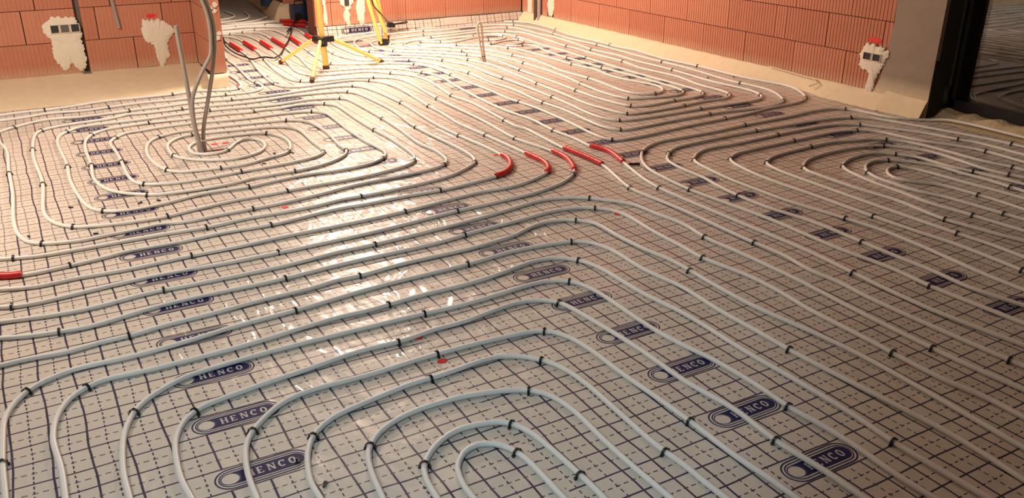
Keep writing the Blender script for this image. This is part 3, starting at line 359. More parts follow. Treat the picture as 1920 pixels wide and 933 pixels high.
# back wall
wb=struct('wall_back', MB().box((4.23,YB+.155,.6),(2.70,.25,1.2)).box((4.23,YB+.145,1.95),(2.71,.27,1.5)), M_joint)
C3=[(.102,.342,runs(2.872,3.05,3.41,3.897,4.381,4.864,5.365)),(.342,.592,runs(2.872,3.05,3.62,4.12,4.62,5.12,5.365)),(.592,.842,runs(2.872,3.3,3.8,4.3,4.8,5.365)),(.842,1.092,runs(2.872,3.05,3.6,4.1,4.6,5.1,5.365))]
bricks(wb, C3, lambda a:(a,YB), 0, .0038, .005)
# wall of the hall beyond the opening
wh=struct('wall_hall', MB().add([(2.95,10.6,0),(5.4,10.6,0),(5.4,14,0),(3.22,14,0),(2.95,10.6,HT),(5.4,10.6,HT),(5.4,14,HT),(3.22,14,HT)],[(0,3,2,1),(4,5,6,7),(0,1,5,4),(1,2,6,5),(2,3,7,6),(3,0,4,7)]), M_joint)
bricks(wh, [(.19,.44,runs(2.95,3.28,3.78)),(.44,.69,runs(2.95,3.5,4.0)),(.69,.94,runs(2.95,3.28,3.78))], lambda a:(a,10.585), 0, .0035,.003)
struct('wall_far', MB().box((1.6,13.75,HT/2),(9.6,.3,HT)), M_joint)
# mortar bed under the first course of the left wall
MB().box((.20,YL-.002,.099),(1.0,.012,.010)).build('mortar_bed', M_plaster, wl)
# ---------------------------------------------------------------- sprayed foam along the walls
def strip(name, path, prof, mat, parent=None, step=.06, jit=.006, edge=.012):
    # path: point list (x,y,nx,ny) with n pointing to the wall; prof: (offset to wall, z)
    v=[];f=[];P=[]
    for (a,b) in zip(path[:-1],path[1:]):
        L=math.hypot(b[0]-a[0],b[1]-a[1]); n=max(1,int(L/step))
        for i in range(n): t=i/n; P.append([a[j]+(b[j]-a[j])*t for j in range(4)])
    P.append(list(path[-1])); m=len(prof)
    for i,p in enumerate(P):
        w=random.uniform(-edge,edge)*.5
        for j,(o,z) in enumerate(prof):
            oo=o+(w if j==0 else random.uniform(-jit,jit)*(j<m-1)); zz=z+(random.uniform(-jit,jit) if 0<j else 0)
            v.append((p[0]+p[2]*oo, p[1]+p[3]*oo, max(zz,.0015 if j==0 else .003)))
    for i in range(len(P)-1):
        for j in range(m-1): f.append((i*m+j,(i+1)*m+j,(i+1)*m+j+1,i*m+j+1))
    me=mesh(name,v,f,True); o=link(name,me,mat,parent); 
    md=o.modifiers.new('s','SUBSURF'); md.levels=1; md.render_levels=1
    return o
tag(strip('foam_bank',[(-3.0,7.06,0,1),(1.0,7.08,0,1),(1.395,7.10,0,1)],[(0,.002),(.06,.020),(.14,.048),(.30,.072),(.50,.088),(.665,.103),(.69,.106)],M_foam),'pale beige sprayed foam bank under the left brick wall','foam')
tag(strip('foam_bank',[(1.34,7.10,0,1),(1.50,7.12,0,1)],[(0,.002),(.012,.05),(.018,.098),(.06,.102),(.08,.100)],M_foam),'small block of pale foam under the end of the brick stub','foam')
tag(strip('foam_bank',[(x,y,(5.374-x)/.112,0) for x,y in ((5.28,9.1),(5.325,8.6),(5.325,8.3),(5.27,7.9),(5.25,7.3),(5.262,6.8),(5.25,6.3),(5.265,5.7),(5.285,5.35),(5.328,5.05),(5.325,4.78),(5.262,4.5),(5.262,4.0))],[(0,.002),(.03,.03),(.06,.065),(.085,.092),(.10,.106),(.112,.110)],M_foam,jit=.003),'pale beige sprayed foam fillet along the right brick wall','foam')
tag(strip('foam_bank',[(5.265,4.03,1,0),(5.285,3.88,.9,0),(5.30,3.695,.72,0)],[(0,.002),(.02,.04),(.05,.085),(.075,.115),(.100,.135)],M_foam,jit=.002),'foam fillet at the foot of the grey render pier','foam')
tag(strip('foam_bank',[(3.22,14,1,0),(2.80,10.5,1,.3),(2.80,10.48,.7,.7),(2.9,10.45,0,1),(3.9,10.45,0,1)],[(0,.002),(.03,.08),(.09,.17),(.16,.19)],M_foam),'foam skirting of the dim hall wall corner','foam')
# foil turned up against the back wall is built with the foil sheets below
# ---------------------------------------------------------------- render pier, window reveal, window
pier=struct('trim_2', MB().prism([(3.695,0),(4.16,0),(4.155,.09),(4.10,.2),(4.08,.33),(4.07,.46),(4.055,.6),(4.06,.75),(4.06,HT),(3.68,HT),(3.685,.79)], lambda a,b,d:(d,a,b), XR+.03, XR-.008), M_pier)
rev=struct('trim_3', MB().box((5.585,3.75,1.35),(.43,.12,2.7)), M_green)
MB().box((5.565,3.686,1.3),(.018,.008,2.4)).build('sealing_tape', M_tape, rev)
MB().box((5.545,3.686,.15),(.055,.008,.11)).build('tape_patch', M_tape, rev)
def foam_heap():
    nx,ny=22,70; v=[];f=[]
    for j in range(ny+1):
        for i in range(nx+1):
            x=5.345+.30*i/nx; y=3.70-2.6*j/ny
            t=i/nx; q=max(0,min(1,(x-5.45)/.07)); z=.006*min(1,t*8)+.034*q+random.uniform(0,.014)*q+.010*math.sin(y*31+x*17)*q
            if i==0: z=.002; x+=random.uniform(-.015,.015)
            v.append((x,y,max(.002,z)))
    for j in range(ny):
        for i in range(nx): a=j*(nx+1)+i; f.append((a,a+nx+1,a+nx+2,a+1))
    me=mesh('foam_heap',v,f,True); o=link('foam_heap',me,M_foam2); return o
tag(foam_heap(),'rough lumpy cut foam lying under the black window frame','foam')
win=empty('window_1',(5.8,2.5,0),'dark glazed floor-length window with a black frame right of the render pier','window'); del win['category']; del win['label']; win['kind']='structure'
Ln=Vector((-5.8,-2.5,0))
fr=MB().box((5.62,3.668,1.15),(.08,.05,2.2)).box((5.62,2.43,.085),(.08,2.5,.072)).box((5.62,2.43,2.25),(.08,2.5,.1)).box((5.62,1.2,1.15),(.08,.05,2.2))
o=fr.build('window_frame',M_frame,win); o.location=Ln
gl=N('window_glass'); gm=gl.set(Base_Color=(.95,.97,.97),Transmission_Weight=1.0,Roughness=.015,IOR=1.62)
for x in (5.590,5.612):
    o=MB().box((x,2.43,1.16),(.005,2.44,2.10)).build('pane',gm,win); o.location=Ln
struct('ground_outside', MB().box((9,3,-.2),(6,14,.1)), M_green)
# ---------------------------------------------------------------- foil sheets with printed emblems
def emblem_meshes():
    L,H=.263,.094
    def stad(l,h,n=12,cx=0):
        r=h/2; a=[(cx+l/2-r+r*math.cos(t),r*math.sin(t)) for t in np.linspace(-math.pi/2,math.pi/2,n)]
        return a+[(cx-l/2+r+r*math.cos(t),r*math.sin(t)) for t in np.linspace(math.pi/2,1.5*math.pi,n)]
    def ring(m,a,b,z):
        n=len(a); m.add([(x,y,z) for x,y in a]+[(x,y,z) for x,y in b],[(i,(i+1)%n,n+(i+1)%n,n+i) for i in range(n)])
    e=MB()
    ring(e,stad(L,H),stad(L-.009,H-.009),0)
    ring(e,stad(L-.021,H-.021),stad(L-.028,H-.028),0)
    bar=stad(L-.030,H-.038)
    # solid bar from the badge to the right end, badge circle left open with its own ring
    r=.028; cx=-L/2+.0145+r
    def circ(rad,n=24): return [(cx+rad*math.cos(t),rad*math.sin(t)) for t in np.linspace(0,2*math.pi,n+1)[:-1]]
    ring(e,circ(.0268),circ(.0240),0)
    hb=.028; xr=L/2-.016
    left=[(cx+.0275*math.cos(t),.0275*math.sin(t)) for t in np.linspace(-1.45,1.45,10)]
    right=[(xr-hb+hb*math.cos(t),hb*math.sin(t)) for t in np.linspace(math.pi/2,-math.pi/2,12)]
    poly=left+right
    e.add([(x,y,0) for x,y in poly],[tuple(range(len(poly)))[::-1]])
    t=MB(); Z=.0003
    def rc(x0,y0,x1,y1): t.add([(x0,y0,Z),(x1,y0,Z),(x1,y1,Z),(x0,y1,Z)],[(0,1,2,3)])
    hh=.0155; w=.019; s=.0055; sf=.0032
    x=cx+.043; gap=.0105
    for ch in 'HENCO':
        if ch=='H':
            for a in (x,x+w-s): rc(a,-hh,a+s,hh)
            for a in (x-.0015,x+w-s-.0015):
                for b in (-hh,hh-sf): rc(a,b,a+s+.003,b+sf)
            rc(x,-.0018,x+w,.0018)
        if ch=='E':
            rc(x,-hh,x+s,hh)
            for b,l in ((-hh,w*.86),(-.0018,w*.62),(hh-.0036,w*.82)): rc(x-.0012,b,x+l,b+.0036)
            rc(x+w*.74,-hh,x+w*.86,-hh+.008); rc(x+w*.7,hh-.008,x+w*.82,hh)
        if ch=='N':
            for a in (x,x+w-.0035): rc(a,-hh,a+.0035,hh)
            t.add([(x,hh,Z),(x+.006,hh,Z),(x+w,-hh,Z),(x+w-.006,-hh,Z)],[(0,3,2,1)])
            rc(x-.002,hh-sf,x+.006,hh); rc(x-.002,-hh,x+.006,-hh+sf); rc(x+w-.007,hh-sf,x+w+.002,hh)
        if ch in 'CO':
            a0,a1=(.75,5.53) if ch=='C' else (0,2*math.pi)
            n=16; an=np.linspace(a0,a1,n+1); mx=x+w/2
            o_=[(mx+.0105*math.cos(q),hh*1.02*math.sin(q)) for q in an]; i_=[(mx+.0047*math.cos(q),.0108*math.sin(q)) for q in an]
            t.add([(p,q,Z) for p,q in o_+i_],[(i,i+1,n+1+i+1,n+1+i) for i in range(n)])
            if ch=='C': rc(mx+.0055,.005,mx+.0085,hh)
        x+=w+gap
    # grey field between the two outer rings
    return mesh('emblem',e.v,e.f), mesh('lettering',t.v,t.f)
EM,LT=emblem_meshes(); EM.materials.append(M_print); LT.materials.append(M_letter)
kmin,kmax=-6,36
XB=[None]*5
def rollx(r,k): return ROLLS[r][0][0]*k+ROLLS[r][0][1]
def rolly(r,k): a=ROLLS[r][1]; return (a[0]*k+a[1])*k+a[2]
def kof(r,y):
    lo,hi=-12.,60.
    for _ in range(40):
        m=(lo+hi)/2
        if rolly(r,m)<y: lo=m
        else: hi=m
    return lo
R3=ROLLS[3][1]; ROLLS[3]=(ROLLS[3][0],[0.0,.3035,R3[2]])
for r in (0,1,2): # keep the quadratic only inside the seen range
    pass
def edge(i,y):
    if i==0: return -3.05
    if i==1: return rollx(0,kof(0,y))-.679
    if i==5: return 5.355
    a,b=i-2,i-1
    return (rollx(a,kof(a,y))+rollx(b,kof(b,y)))/2
def uvset(me,r):
    lay=me.uv_layers.new(name='sheet')
    for lp in me.loops:
        x,y,z=me.vertices[lp.vertex_index].co; k=kof(r,y+z*(y>9.05)); lay.data[lp.index].uv=(x-rollx(r,k), .3*k)
names=['foil strip at the far left photo edge','foil strip with the leftmost row of blue emblems','foil strip whose emblem row runs from front right to the tripod','foil strip with the emblem row that passes the red sleeves','foil strip along the right brick wall and window']
for i in range(5):
    r=max(0,i-1); ys=list(np.arange(-1.4,9.0,.16))+[9.03,9.09]; y1=9.09
    if i<=1: ys=list(np.arange(-1.4,7.6,.16))
    if i==2: ys=list(np.arange(-1.4,9.0,.16))+list(np.arange(9.1,13.6,.3))
    v=[];f=[];n=6
    for y in ys:
        a,b=edge(i,y),edge(i+1,y)
        for j in range(n+1): v.append((a+(b-a)*j/n,y,.001))
    rows=len(v)//(n+1)
    for a in range(rows-1):
        for j in range(n): f.append((a*(n+1)+j,a*(n+1)+j+1,(a+1)*(n+1)+j+1,(a+1)*(n+1)+j))
    if i>=3:    # turned up against the back wall, and on into the hall left of it
        a,b_=max(2.87,edge(i,9.09)),edge(i+1,9.09)
        for (q0,q1) in (((a,b_),((9.09,.001),(9.10,.04),(9.12,.104))),):
            s_=len(v)
            for yy,zz in q1:
                for j in range(n+1): v.append((q0[0]+(q0[1]-q0[0])*j/n,yy,zz))
            for q in range(2):
                for j in range(n): f.append((s_+q*(n+1)+j,s_+q*(n+1)+j+1,s_+(q+1)*(n+1)+j+1,s_+(q+1)*(n+1)+j))
        if i==3:
            s_=len(v)
            for yy in np.arange(9.09,10.7,.16):
                for x_ in (edge(3,yy),2.87): v.append((x_,yy,.001))
            for q in range((len(v)-s_)//2-1): f.append((s_+2*q,s_+2*q+1,s_+2*q+3,s_+2*q+2))
    me=mesh('foil_sheet',v,f)
    if i==0:
        lay=me.uv_layers.new(name='sheet')
        for lp in me.loops:
            x,y,z=me.vertices[lp.vertex_index].co; k=kof(0,y); lay.data[lp.index].uv=(x-rollx(0,k)+1.4, .3*k)
    else: uvset(me,r)
    sh=link('foil_sheet',me,M_foil); tag(sh,'printed white '+names[i],'foil')
    if i==0: continue
    for k in range(-3,30):
        x,y=rollx(r,k),rolly(r,k)
        if y>(13 if i==1 else 9.0) or y<.4: continue
        if i==1 and (y>7.02): continue
        if i==2 and y>8.2: continue
        a=math.atan2(-(ROLLS[r][0][0]),.3)
        o=link('printed_emblem',EM,None,sh,(x,y,.0017),a)
        l=link('lettering',LT,None,o)
# emblem on the turned-up foil by the back wall
up=link('printed_emblem',EM,None,bpy.data.objects['foil_sheet.003'] if 'foil_sheet.003' in bpy.data.objects else None,(3.30,9.093,.052)); up.rotation_euler=(math.pi/2,0,0); up.scale=(1.3,.9,1)
l=link('lettering',LT,None,up)
# ---------------------------------------------------------------- heating pipes
RPI=.0091
def world(a): return [(a[i]/1000,a[i+1]/1000) for i in range(0,len(a),2)]
def pipe_z(x,y):     # the outermost right loop rests on the foam edge under the window
    return RPI+.0016+.016*max(0,min(1,(x-5.33)/.06))*(y<3.9)
def build_pipe(name, key, label, ext0=0, ext1=0):
    p=world(PIPES[key])
    if ext0: d=np.array(p[0])-np.array(p[1]); d/=np.linalg.norm(d); p=[tuple(np.array(p[0])+d*ext0)]+p
    if ext1: d=np.array(p[-1])-np.array(p[-2]); d/=np.linalg.norm(d); p=p+[tuple(np.array(p[-1])+d*ext1)]
    c=catmull(p,.028); b=MB(); b.tube([(q[0],q[1],pipe_z(*q)) for q in c],RPI,9)
    return tag(b.build(name,M_pipe,None,True),label,'pipe','white heating pipes on the foil floor')
PL={
'front_1':('innermost white pipe arch at the bottom centre of the photo, tightest bend',.5,.5),
'front_2':('second white pipe arch from the inside, at the bottom centre',.5,.5),
'front_3':('third white pipe arch from the inside, at the bottom centre',.5,.5),
'front_4':('fourth white pipe arch from the inside, ending on the lowest emblem of the left row',.4,.5),
'front_5':('fifth white pipe arch, its left leg crossing the last letter of an emblem',.4,.5),
'front_6':('sixth white pipe arch from the inside, left leg just left of two blue emblems',.4,.5),
'front_7':('seventh white pipe arch, lying over the left end of an emblem on its left run',.4,.5),
'front_8':('eighth white pipe arch, with a wavy left leg near the bottom left corner',.4,.5),
'front_9':('outermost white pipe arch whose left leg drops along the left photo edge',.4,.6),
'front_10':('white pipe bending at the centre without a left leg, just outside the nested arches',.8,.6),
'front_11':('white pipe bending at the centre, second from the top of those without a left leg',.8,.6),
'front_12':('white pipe bending at the centre, the one closest below the red sleeves',.8,.6),
'sleeve_3_run':('long white pipe passing through the third bent red sleeve from the left',.8,.1),
'sleeve_2_run':('long white pipe passing through the middle-left bent red sleeve',.8,.1),
'spiral':('long white pipe wound as an oval double spiral around the grey cable conduits',.25,.8),
'wall_left_a':('white pipe lying closest to the foam bank of the left wall',.6,.3),
'wall_left_b':('white pipe second from the foam bank of the left wall, turning into the opening',.6,.3),
'sleeve_4_run':('long straight white pipe through the fourth red sleeve from the left',.8,.1),
'sleeve_5_run':('long straight white pipe through the rightmost red sleeve',.8,.1),
'mid_a':('long white pipe wound as a double spiral in front of the back wall',.1,.1),
'right_1':('outermost white pipe loop of the right field, touching the foam under the window',.6,.6),
'right_2':('second white pipe loop from outside in the right field',.6,.6),
'right_3':('third white pipe loop from outside in the right field',.6,.6),
'right_4':('fourth white pipe loop from outside in the right field',.6,.6),
'right_5':('fifth white pipe loop from outside in the right field',.6,.6),
'right_6':('fourth white pipe loop from inside in the right field',.6,.6),
'right_7':('third white pipe loop from inside in the right field',.6,.6),
'right_8':('second white pipe loop from inside in the right field',.6,.6),
'right_9':('innermost small white pipe loop of the right field',.6,.6),
'hall_a':('white pipe through the upper of the two stacked red sleeves in the hall',.5,.6),
'hall_b':('white pipe through the lower of the two stacked red sleeves in the hall',.5,.6),
'hall_c':('straight white pipe just behind the stacked red sleeves in the hall',.1,.6),
'hall_d':('longest curved white pipe on the dim hall floor',.1,.6),
'hall_e':('middle curved white pipe on the dim hall floor',.1,.6),
'hall_f':('farthest short curved white pipe on the dim hall floor',.1,.6)}
for k,(lab,a,b) in PL.items():
    build_pipe('heating_pipe',k,lab,a,b)
# red sleeves
SLB={'sleeve_1':'red foam sleeve bent into a half circle, leftmost of the five central sleeves',
'sleeve_2':'red foam sleeve with a short hooked lower end, second of the five central sleeves',
'sleeve_3':'red foam sleeve bent gently over an arc, third of the five central sleeves',
'sleeve_4':'straight red foam sleeve, fourth of the five central sleeves',
'sleeve_5':'red foam sleeve at the right, nearest the window, fifth of the central sleeves',
'sleeve_left':'short piece of red sleeve cut by the left photo edge',
'hs_1':'red sleeve nearest the brick stub, leftmost in the row in the opening','hs_2':'second red sleeve from the left in the row in the opening',
'hs_3':'third red sleeve from the left in the row in the opening','hs_4':'fourth red sleeve from the left in the row, long and straight',
'hs_5':'red sleeve left of the yellow tripod, crossed by the black cable side','hs_6':'red sleeve partly behind the tripod hub',
'hs_a':'red sleeve lying across the hall, the farther of two side by side','hs_b':'red sleeve lying across the hall, the nearer of two side by side'}
for k,lab in SLB.items():
    p=world(SLEEVES[k])
    if k=='sleeve_left': p=[(p[0][0]-.25,p[0][1]-.03)]+p if p[0][0]<p[-1][0] else p+[(p[-1][0]-.25,p[-1][1]-.03)]
    c=catmull(p,.012); R0=.0150 if k.startswith('s') else .019
    pts=[]; rad=[]
    for i,q in enumerate(c):
        pts.append((q[0],q[1],R0+.0012)); rad.append(R0*(1+.035*math.sin(i*1.9)+.02*math.sin(i*.7)))
    tag(MB().tube(pts,rad,14).build('pipe_sleeve',M_red,None,True),lab,'sleeve','red pipe sleeves')
# clips
def clip_mesh():
    b=MB(); R=RPI+.0022; zc=RPI+.0016
    arc=[(0,R*math.cos(t),zc+R*math.sin(t)) for t in np.linspace(-.35,math.pi+.35,13)]
    # flat band: sweep a small rectangle
    n=len(arc); w=.0042; th=.0022; v=[];f=[]
    for i,(x,y,z) in enumerate(arc):
        t=-.35+(math.pi+.7)*i/(n-1); c,s=math.cos(t),math.sin(t)
        for (dx,dr) in ((-w,0),(w,0),(w,th),(-w,th)): v.append((dx,(R+dr)*c,zc+(R+dr)*s))
    for i in range(n-1):
        for j in range(4): f.append((i*4+j,i*4+(j+1)%4,(i+1)*4+(j+1)%4,(i+1)*4+j))
    f.append((0,1,2,3)); f.append(tuple(4*(n-1)+j for j in (3,2,1,0))); b.add(v,f)
    for sgn in (-1,1):
        b.box((0,sgn*(R+.003),.0048),(.0075,.0075,.0075)); b.box((0,sgn*(R+.0010),.011),(.0066,.0036,.014))
    b.box((.0006,0,zc+R+.0026),(.0052,.006,.0026))
    me=mesh('pipe_clip',b.v,b.f); bm=bmesh.new(); bm.from_mesh(me); bmesh.ops.recalc_face_normals(bm,faces=bm.faces); bm.to_mesh(me); bm.free()
    me.materials.append(M_black); return me
CM=clip_mesh()
SHORT={'front_1':'innermost front arch','front_2':'second front arch','front_3':'third front arch','front_4':'fourth front arch','front_5':'fifth front arch','front_6':'sixth front arch','front_7':'seventh front arch','front_8':'eighth front arch','front_9':'outermost front arch',
'front_10':'third pipe below the red sleeves','front_11':'second pipe below the red sleeves','front_12':'first pipe below the red sleeves','sleeve_2_run':'second sleeve pipe','sleeve_3_run':'third sleeve pipe','sleeve_4_run':'fourth sleeve pipe','sleeve_5_run':'rightmost sleeve pipe',
'spiral':'left oval spiral pipe','mid_a':'back spiral pipe','wall_left_a':'pipe nearest the left wall','wall_left_b':'second pipe from the left wall'}
for n_,w_ in enumerate(('outermost','second','third','fourth','fifth','sixth','seventh','eighth','innermost')): SHORT['right_%d'%(n_+1)]=w_+' right loop'
for k_ in 'abcdef': SHORT['hall_'+k_]='hall pipe'
LM=[('beside the conduit bundle',.9,5.3),('at the left photo edge',-.1,4.6),('below the left socket box',.3,6.5),('at the brick stub',1.35,6.7),('in front of the open tripod',2.2,6.4),('behind the open tripod',2.2,8.2),('by the folded tripod',3.35,8.0),
 ('in the far right corner',4.9,8.2),('by the beige hairpin pipe',3.7,6.8),('under the middle of the right wall',4.9,6.2),('below the right socket box',4.9,4.5),('beside the straight red sleeves',3.0,4.1),('at the half-circle red sleeve',2.3,4.2),('at the bright reflection',1.5,4.6),
 ('below the left emblem row',.3,3.6),('at the front left',.1,2.6),('at the front centre',.9,2.2),('at the photo centre',1.9,3.1),('at the front right',1.9,1.7),('in the right foreground',2.6,2.2),('in front of the window',4.9,3.4),('at the right photo edge',3.9,2.7),('at the turn right of centre',3.3,3.3),('at the centre of the back field',4.2,5.6),('in the far middle',3.1,5.6)]
def near(x,y): return min(LM,key=lambda q:(q[1]-x)**2+(q[2]-y)**2)[0]
for i,(x,y,t,k) in enumerate(CLIPS):
    o=link('pipe_clip',CM,None,None,(x/1000,y/1000,0),t+random.uniform(-.12,.12))
    s_=SHORT[k]+' '+near(x/1000,y/1000)
    tag(o,'black clip on the '+s_,'clip','black clips on the '+s_)
# ---------------------------------------------------------------- wall fittings
def patch_obj(name, poly, plane, mat, parent=None, t=.012, jag=True, inner=None):
    # plane: ('y',Y) facing -Y or ('x',X) facing -X ; poly in (horizontal, z)
    P=[]; n=len(poly)
    for i in range(n):
        a,b=np.array(poly[i]),np.array(poly[(i+1)%n]); L=np.linalg.norm(b-a); m=max(1,int(L/.010)) if jag else 1
        nr=np.array([b[1]-a[1],a[0]-b[0]])/(L+1e-9)
        for k in range(m): P.append(a+(b-a)*k/m+(nr*random.uniform(-.008,.008) if (jag and k) else 0))
    c=np.mean(P,axis=0); ax,V=plane
    def W(h,z,d): return (h,V-d,z) if ax=='y' else (V-d,h,z)
    N_=len(P); v=[];f=[]
    rings=[(1.0,0),(1.0,t*.5),(.86,t),(.45,t*1.15)]
    for s,d in rings:
        for q in P: p=c+(q-c)*s; v.append(W(p[0],p[1],d+(random.uniform(-.0015,.0015) if d else 0)))
    for r in range(3):
        for i in range(N_): f.append((r*N_+i,r*N_+(i+1)%N_,(r+1)*N_+(i+1)%N_,(r+1)*N_+i))
    v.append(W(c[0],c[1],t*1.2))
    for i in range(N_): f.append((3*N_+i,3*N_+(i+1)%N_,4*N_))
    b=MB(); b.add(v,f); return b.build(name,mat,parent,True)
def sub(o,parent): # keep world coordinates under an empty that sits at its base
    o.parent=parent; o.location=-Vector(parent.location); return o
s=empty('socket_box',(.44,7.74,.45),'triple socket box in a large plaster patch on the left wall, leftmost patch','socket')
LP=[[.353,.548],[.329,.516],[.282,.493],[.279,.446],[.297,.411],[.319,.396],[.324,.355],[.318,.287],[.334,.203],[.379,.136],[.406,.147],[.44,.193],[.464,.149],[.491,.118],[.526,.136],[.547,.197],[.543,.309],[.535,.372],[.546,.398],[.544,.46],[.525,.495],[.524,.529],[.494,.540],[.475,.530],[.455,.548],[.433,.532],[.41,.55],[.385,.538]]
sub(patch_obj('plaster_patch',LP,('y',YL),M_plaster),s)
for x0,x1,m in ((.334,.392,M_grey),(.403,.465,M_conduit),(.477,.537,M_grey)):
    b=MB(); zz0,zz1=.425,.486; t=.004
    b.box(((x0+x1)/2,YL-.0165,zz0),(x1-x0+.008,.012,t)).box(((x0+x1)/2,YL-.0165,zz1),(x1-x0+.008,.012,t)).box((x0,YL-.0165,(zz0+zz1)/2),(t,.012,zz1-zz0)).box((x1,YL-.0165,(zz0+zz1)/2),(t,.012,zz1-zz0))
    fr_=sub(b.build('box_rim',M_plaster),s)
    cv=sub(MB().box(((x0+x1)/2,YL-.0135,(zz0+zz1)/2),(x1-x0-.003,.006,zz1-zz0-.003)).build('socket_opening',simple('box_dark',(.03,.035,.03) if m is M_grey else (.13,.11,.10),.4)),s)
s2=empty('plastered_socket',(1.1,7.74,.3),'round plaster patch with a tapering tail on the left wall, under red paint','plaster')
P2=[[1.001,.454],[1.012,.49],[1.03,.462],[1.045,.485],[1.06,.463],[1.08,.486],[1.099,.468],[1.12,.485],[1.14,.462],[1.172,.456],[1.203,.425],[1.233,.394],[1.235,.358],[1.201,.318],[1.176,.291],[1.169,.241],[1.178,.183],[1.134,.142],[1.122,.088],[1.093,.095],[1.074,.163],[1.071,.235],[1.057,.279],[1.013,.305],[.992,.349],[.984,.385]]
sub(patch_obj('plaster_patch',P2,('y',YL),M_plaster),s2)
sub(MB().tube([(1.118,YL-.012,.10),(1.12,YL-.02,.065),(1.122,YL-.05,.04)],.013,8).build('conduit_stub',M_grey),s2)
def blot(cx,cz,w,h,plane,parent,n=16):
    P=[(cx+w/2*math.cos(t)*random.uniform(.75,1.1),cz+h/2*math.sin(t)*random.uniform(.75,1.1)) for t in np.linspace(0,2*math.pi,n+1)[:-1]]
    ax,V=plane; b=MB(); b.prism(P,(lambda a,c,d:(a,d,c)) if ax=='y' else (lambda a,c,d:(d,a,c)),V-.0006,V-.0016)
    return tag(b.build('paint_mark',M_spray,parent),'red spray paint mark')
blot(1.078,.505,.085,.042,('y',YL),wl)
s3=empty('socket_box',(4.18,5.36,.35),'double socket box in a ragged plaster patch on the right wall, beside the render pier','socket')
s3.location=(5.36,4.18,.35)
P3=[[4.26,.422],[4.283,.375],[4.302,.353],[4.28,.318],[4.296,.277],[4.26,.251],[4.212,.246],[4.189,.205],[4.192,.141],[4.205,.086],[4.152,.096],[4.132,.152],[4.127,.204],[4.106,.258],[4.089,.286],[4.075,.326],[4.055,.378],[4.061,.408],[4.1,.405],[4.083,.448],[4.11,.42],[4.125,.438],[4.155,.42],[4.18,.44],[4.216,.425],[4.235,.44]]
sub(patch_obj('plaster_patch',P3,('x',XR-.008),M_plaster),s3)
for y0,y1 in ((4.108,4.174),(4.186,4.254)):
    b=MB(); z0,z1=.322,.374; t=.004; X=XR-.0245
    b.box((X,(y0+y1)/2,z0),(.012,y1-y0+.006,t)).box((X,(y0+y1)/2,z1),(.012,y1-y0+.006,t)).box((X,y0,(z0+z1)/2),(.012,t,z1-z0)).box((X,y1,(z0+z1)/2),(.012,t,z1-z0))
    sub(b.build('box_rim',M_plaster),s3)
    sub(MB().box((X+.003,(y0+y1)/2,(z0+z1)/2),(.006,y1-y0-.003,z1-z0-.003)).build('socket_opening',simple('box_dark',(.02,.022,.022),.4)),s3)
blot(4.195,.462,.13,.038,('x',XR),wr)
# back wall patches and chases
for P in ([[2.961,.50],[2.961,.374],[2.974,.272],[2.959,.184],[2.974,.107],[3.004,.119],[2.996,.236],[2.99,.372],[2.99,.5]],
 [[3.348,.55],[3.348,.351],[3.319,.263],[3.343,.178],[3.333,.144],[3.367,.092],[3.409,.089],[3.405,.139],[3.422,.222],[3.427,.346],[3.43,.55]]):
    patch_obj('mortar_streak',P,('y',YB),M_plaster,wb,.008)
s4=empty('socket_box',(3.22,9.14,.33),'single dark socket box with dripping plaster on the back wall behind the tripods','socket')
sub(patch_obj('plaster_patch',[[3.145,.40],[3.15,.363],[3.153,.322],[3.189,.306],[3.207,.256],[3.173,.204],[3.184,.154],[3.231,.088],[3.254,.09],[3.236,.151],[3.262,.197],[3.242,.233],[3.272,.28],[3.256,.315],[3.302,.333],[3.318,.40]],('y',YB),M_plaster,None,.008),s4)
sub(MB().box((3.223,YB-.012,.335),(.05,.012,.066)).build('socket_opening',simple('box_dark',(.05,.04,.04),.5)),s4)
# right wall, corner by the back wall: chase, pipes and mortar strips
MB().box((XR-.004,8.95,.36),(.016,.09,.5)).build('mortar_strip',M_plaster,wr)
patch_obj('mortar_strip',[[8.565,.6],[8.565,.29],[8.578,.231],[8.547,.125],[8.476,.112],[8.437,.21],[8.44,.303],[8.44,.6]],('x',XR),M_plaster,wr,.008)
tag(MB().tube([(XR-.015,8.80,.04),(XR-.015,8.80,1.0)],.028,10).build('wall_conduit',M_brown,None,True),'dark conduit standing in the corner of the right wall by the back wall','conduit')
tag(MB().tube([(XR-.012,8.735,.045),(XR-.012,8.735,1.0)],.024,10).build('wall_conduit',M_conduit,None,True),'light grey conduit beside the dark one in the right wall corner','conduit')
# cable end hanging on left wall
hc=MB().tube([(.778,YL-.02,1.1),(.80,YL-.02,.65),(.812,YL-.018,.56),(.825,YL-.02,.43)],.009,8).tube([(.79,YL-.012,1.1),(.805,YL-.012,.65),(.822,YL-.012,.43)],.014,6)
tag(hc.build('hanging_cable',M_conduit,None,True),'grey cut cable end hanging down the left brick wall between the patches','cable')
# foam crack strip on the right fillet
tag(MB().tube([(5.352,5.15,.118),(5.345,4.9,.112),(5.34,4.66,.104),(5.315,4.61,.085),(5.285,4.66,.055)],.006,6).build('foam_bead',M_foam,None,True),'thin dried foam bead running down the foam fillet left of the socket','foam')
# chase in the left wall, dark recess with mortar crumbs
MB().box((.542,YL+.046,.6),(.040,.004,1.0)).build('wall_chase',M_grey,wl)
MB().prism([(.49,.12),(.56,.115),(.575,.03),(.545,.07)],lambda a,b,d:(a,d,b),YL-.03,YL-.045).build('mortar_clod',M_grey,wl)
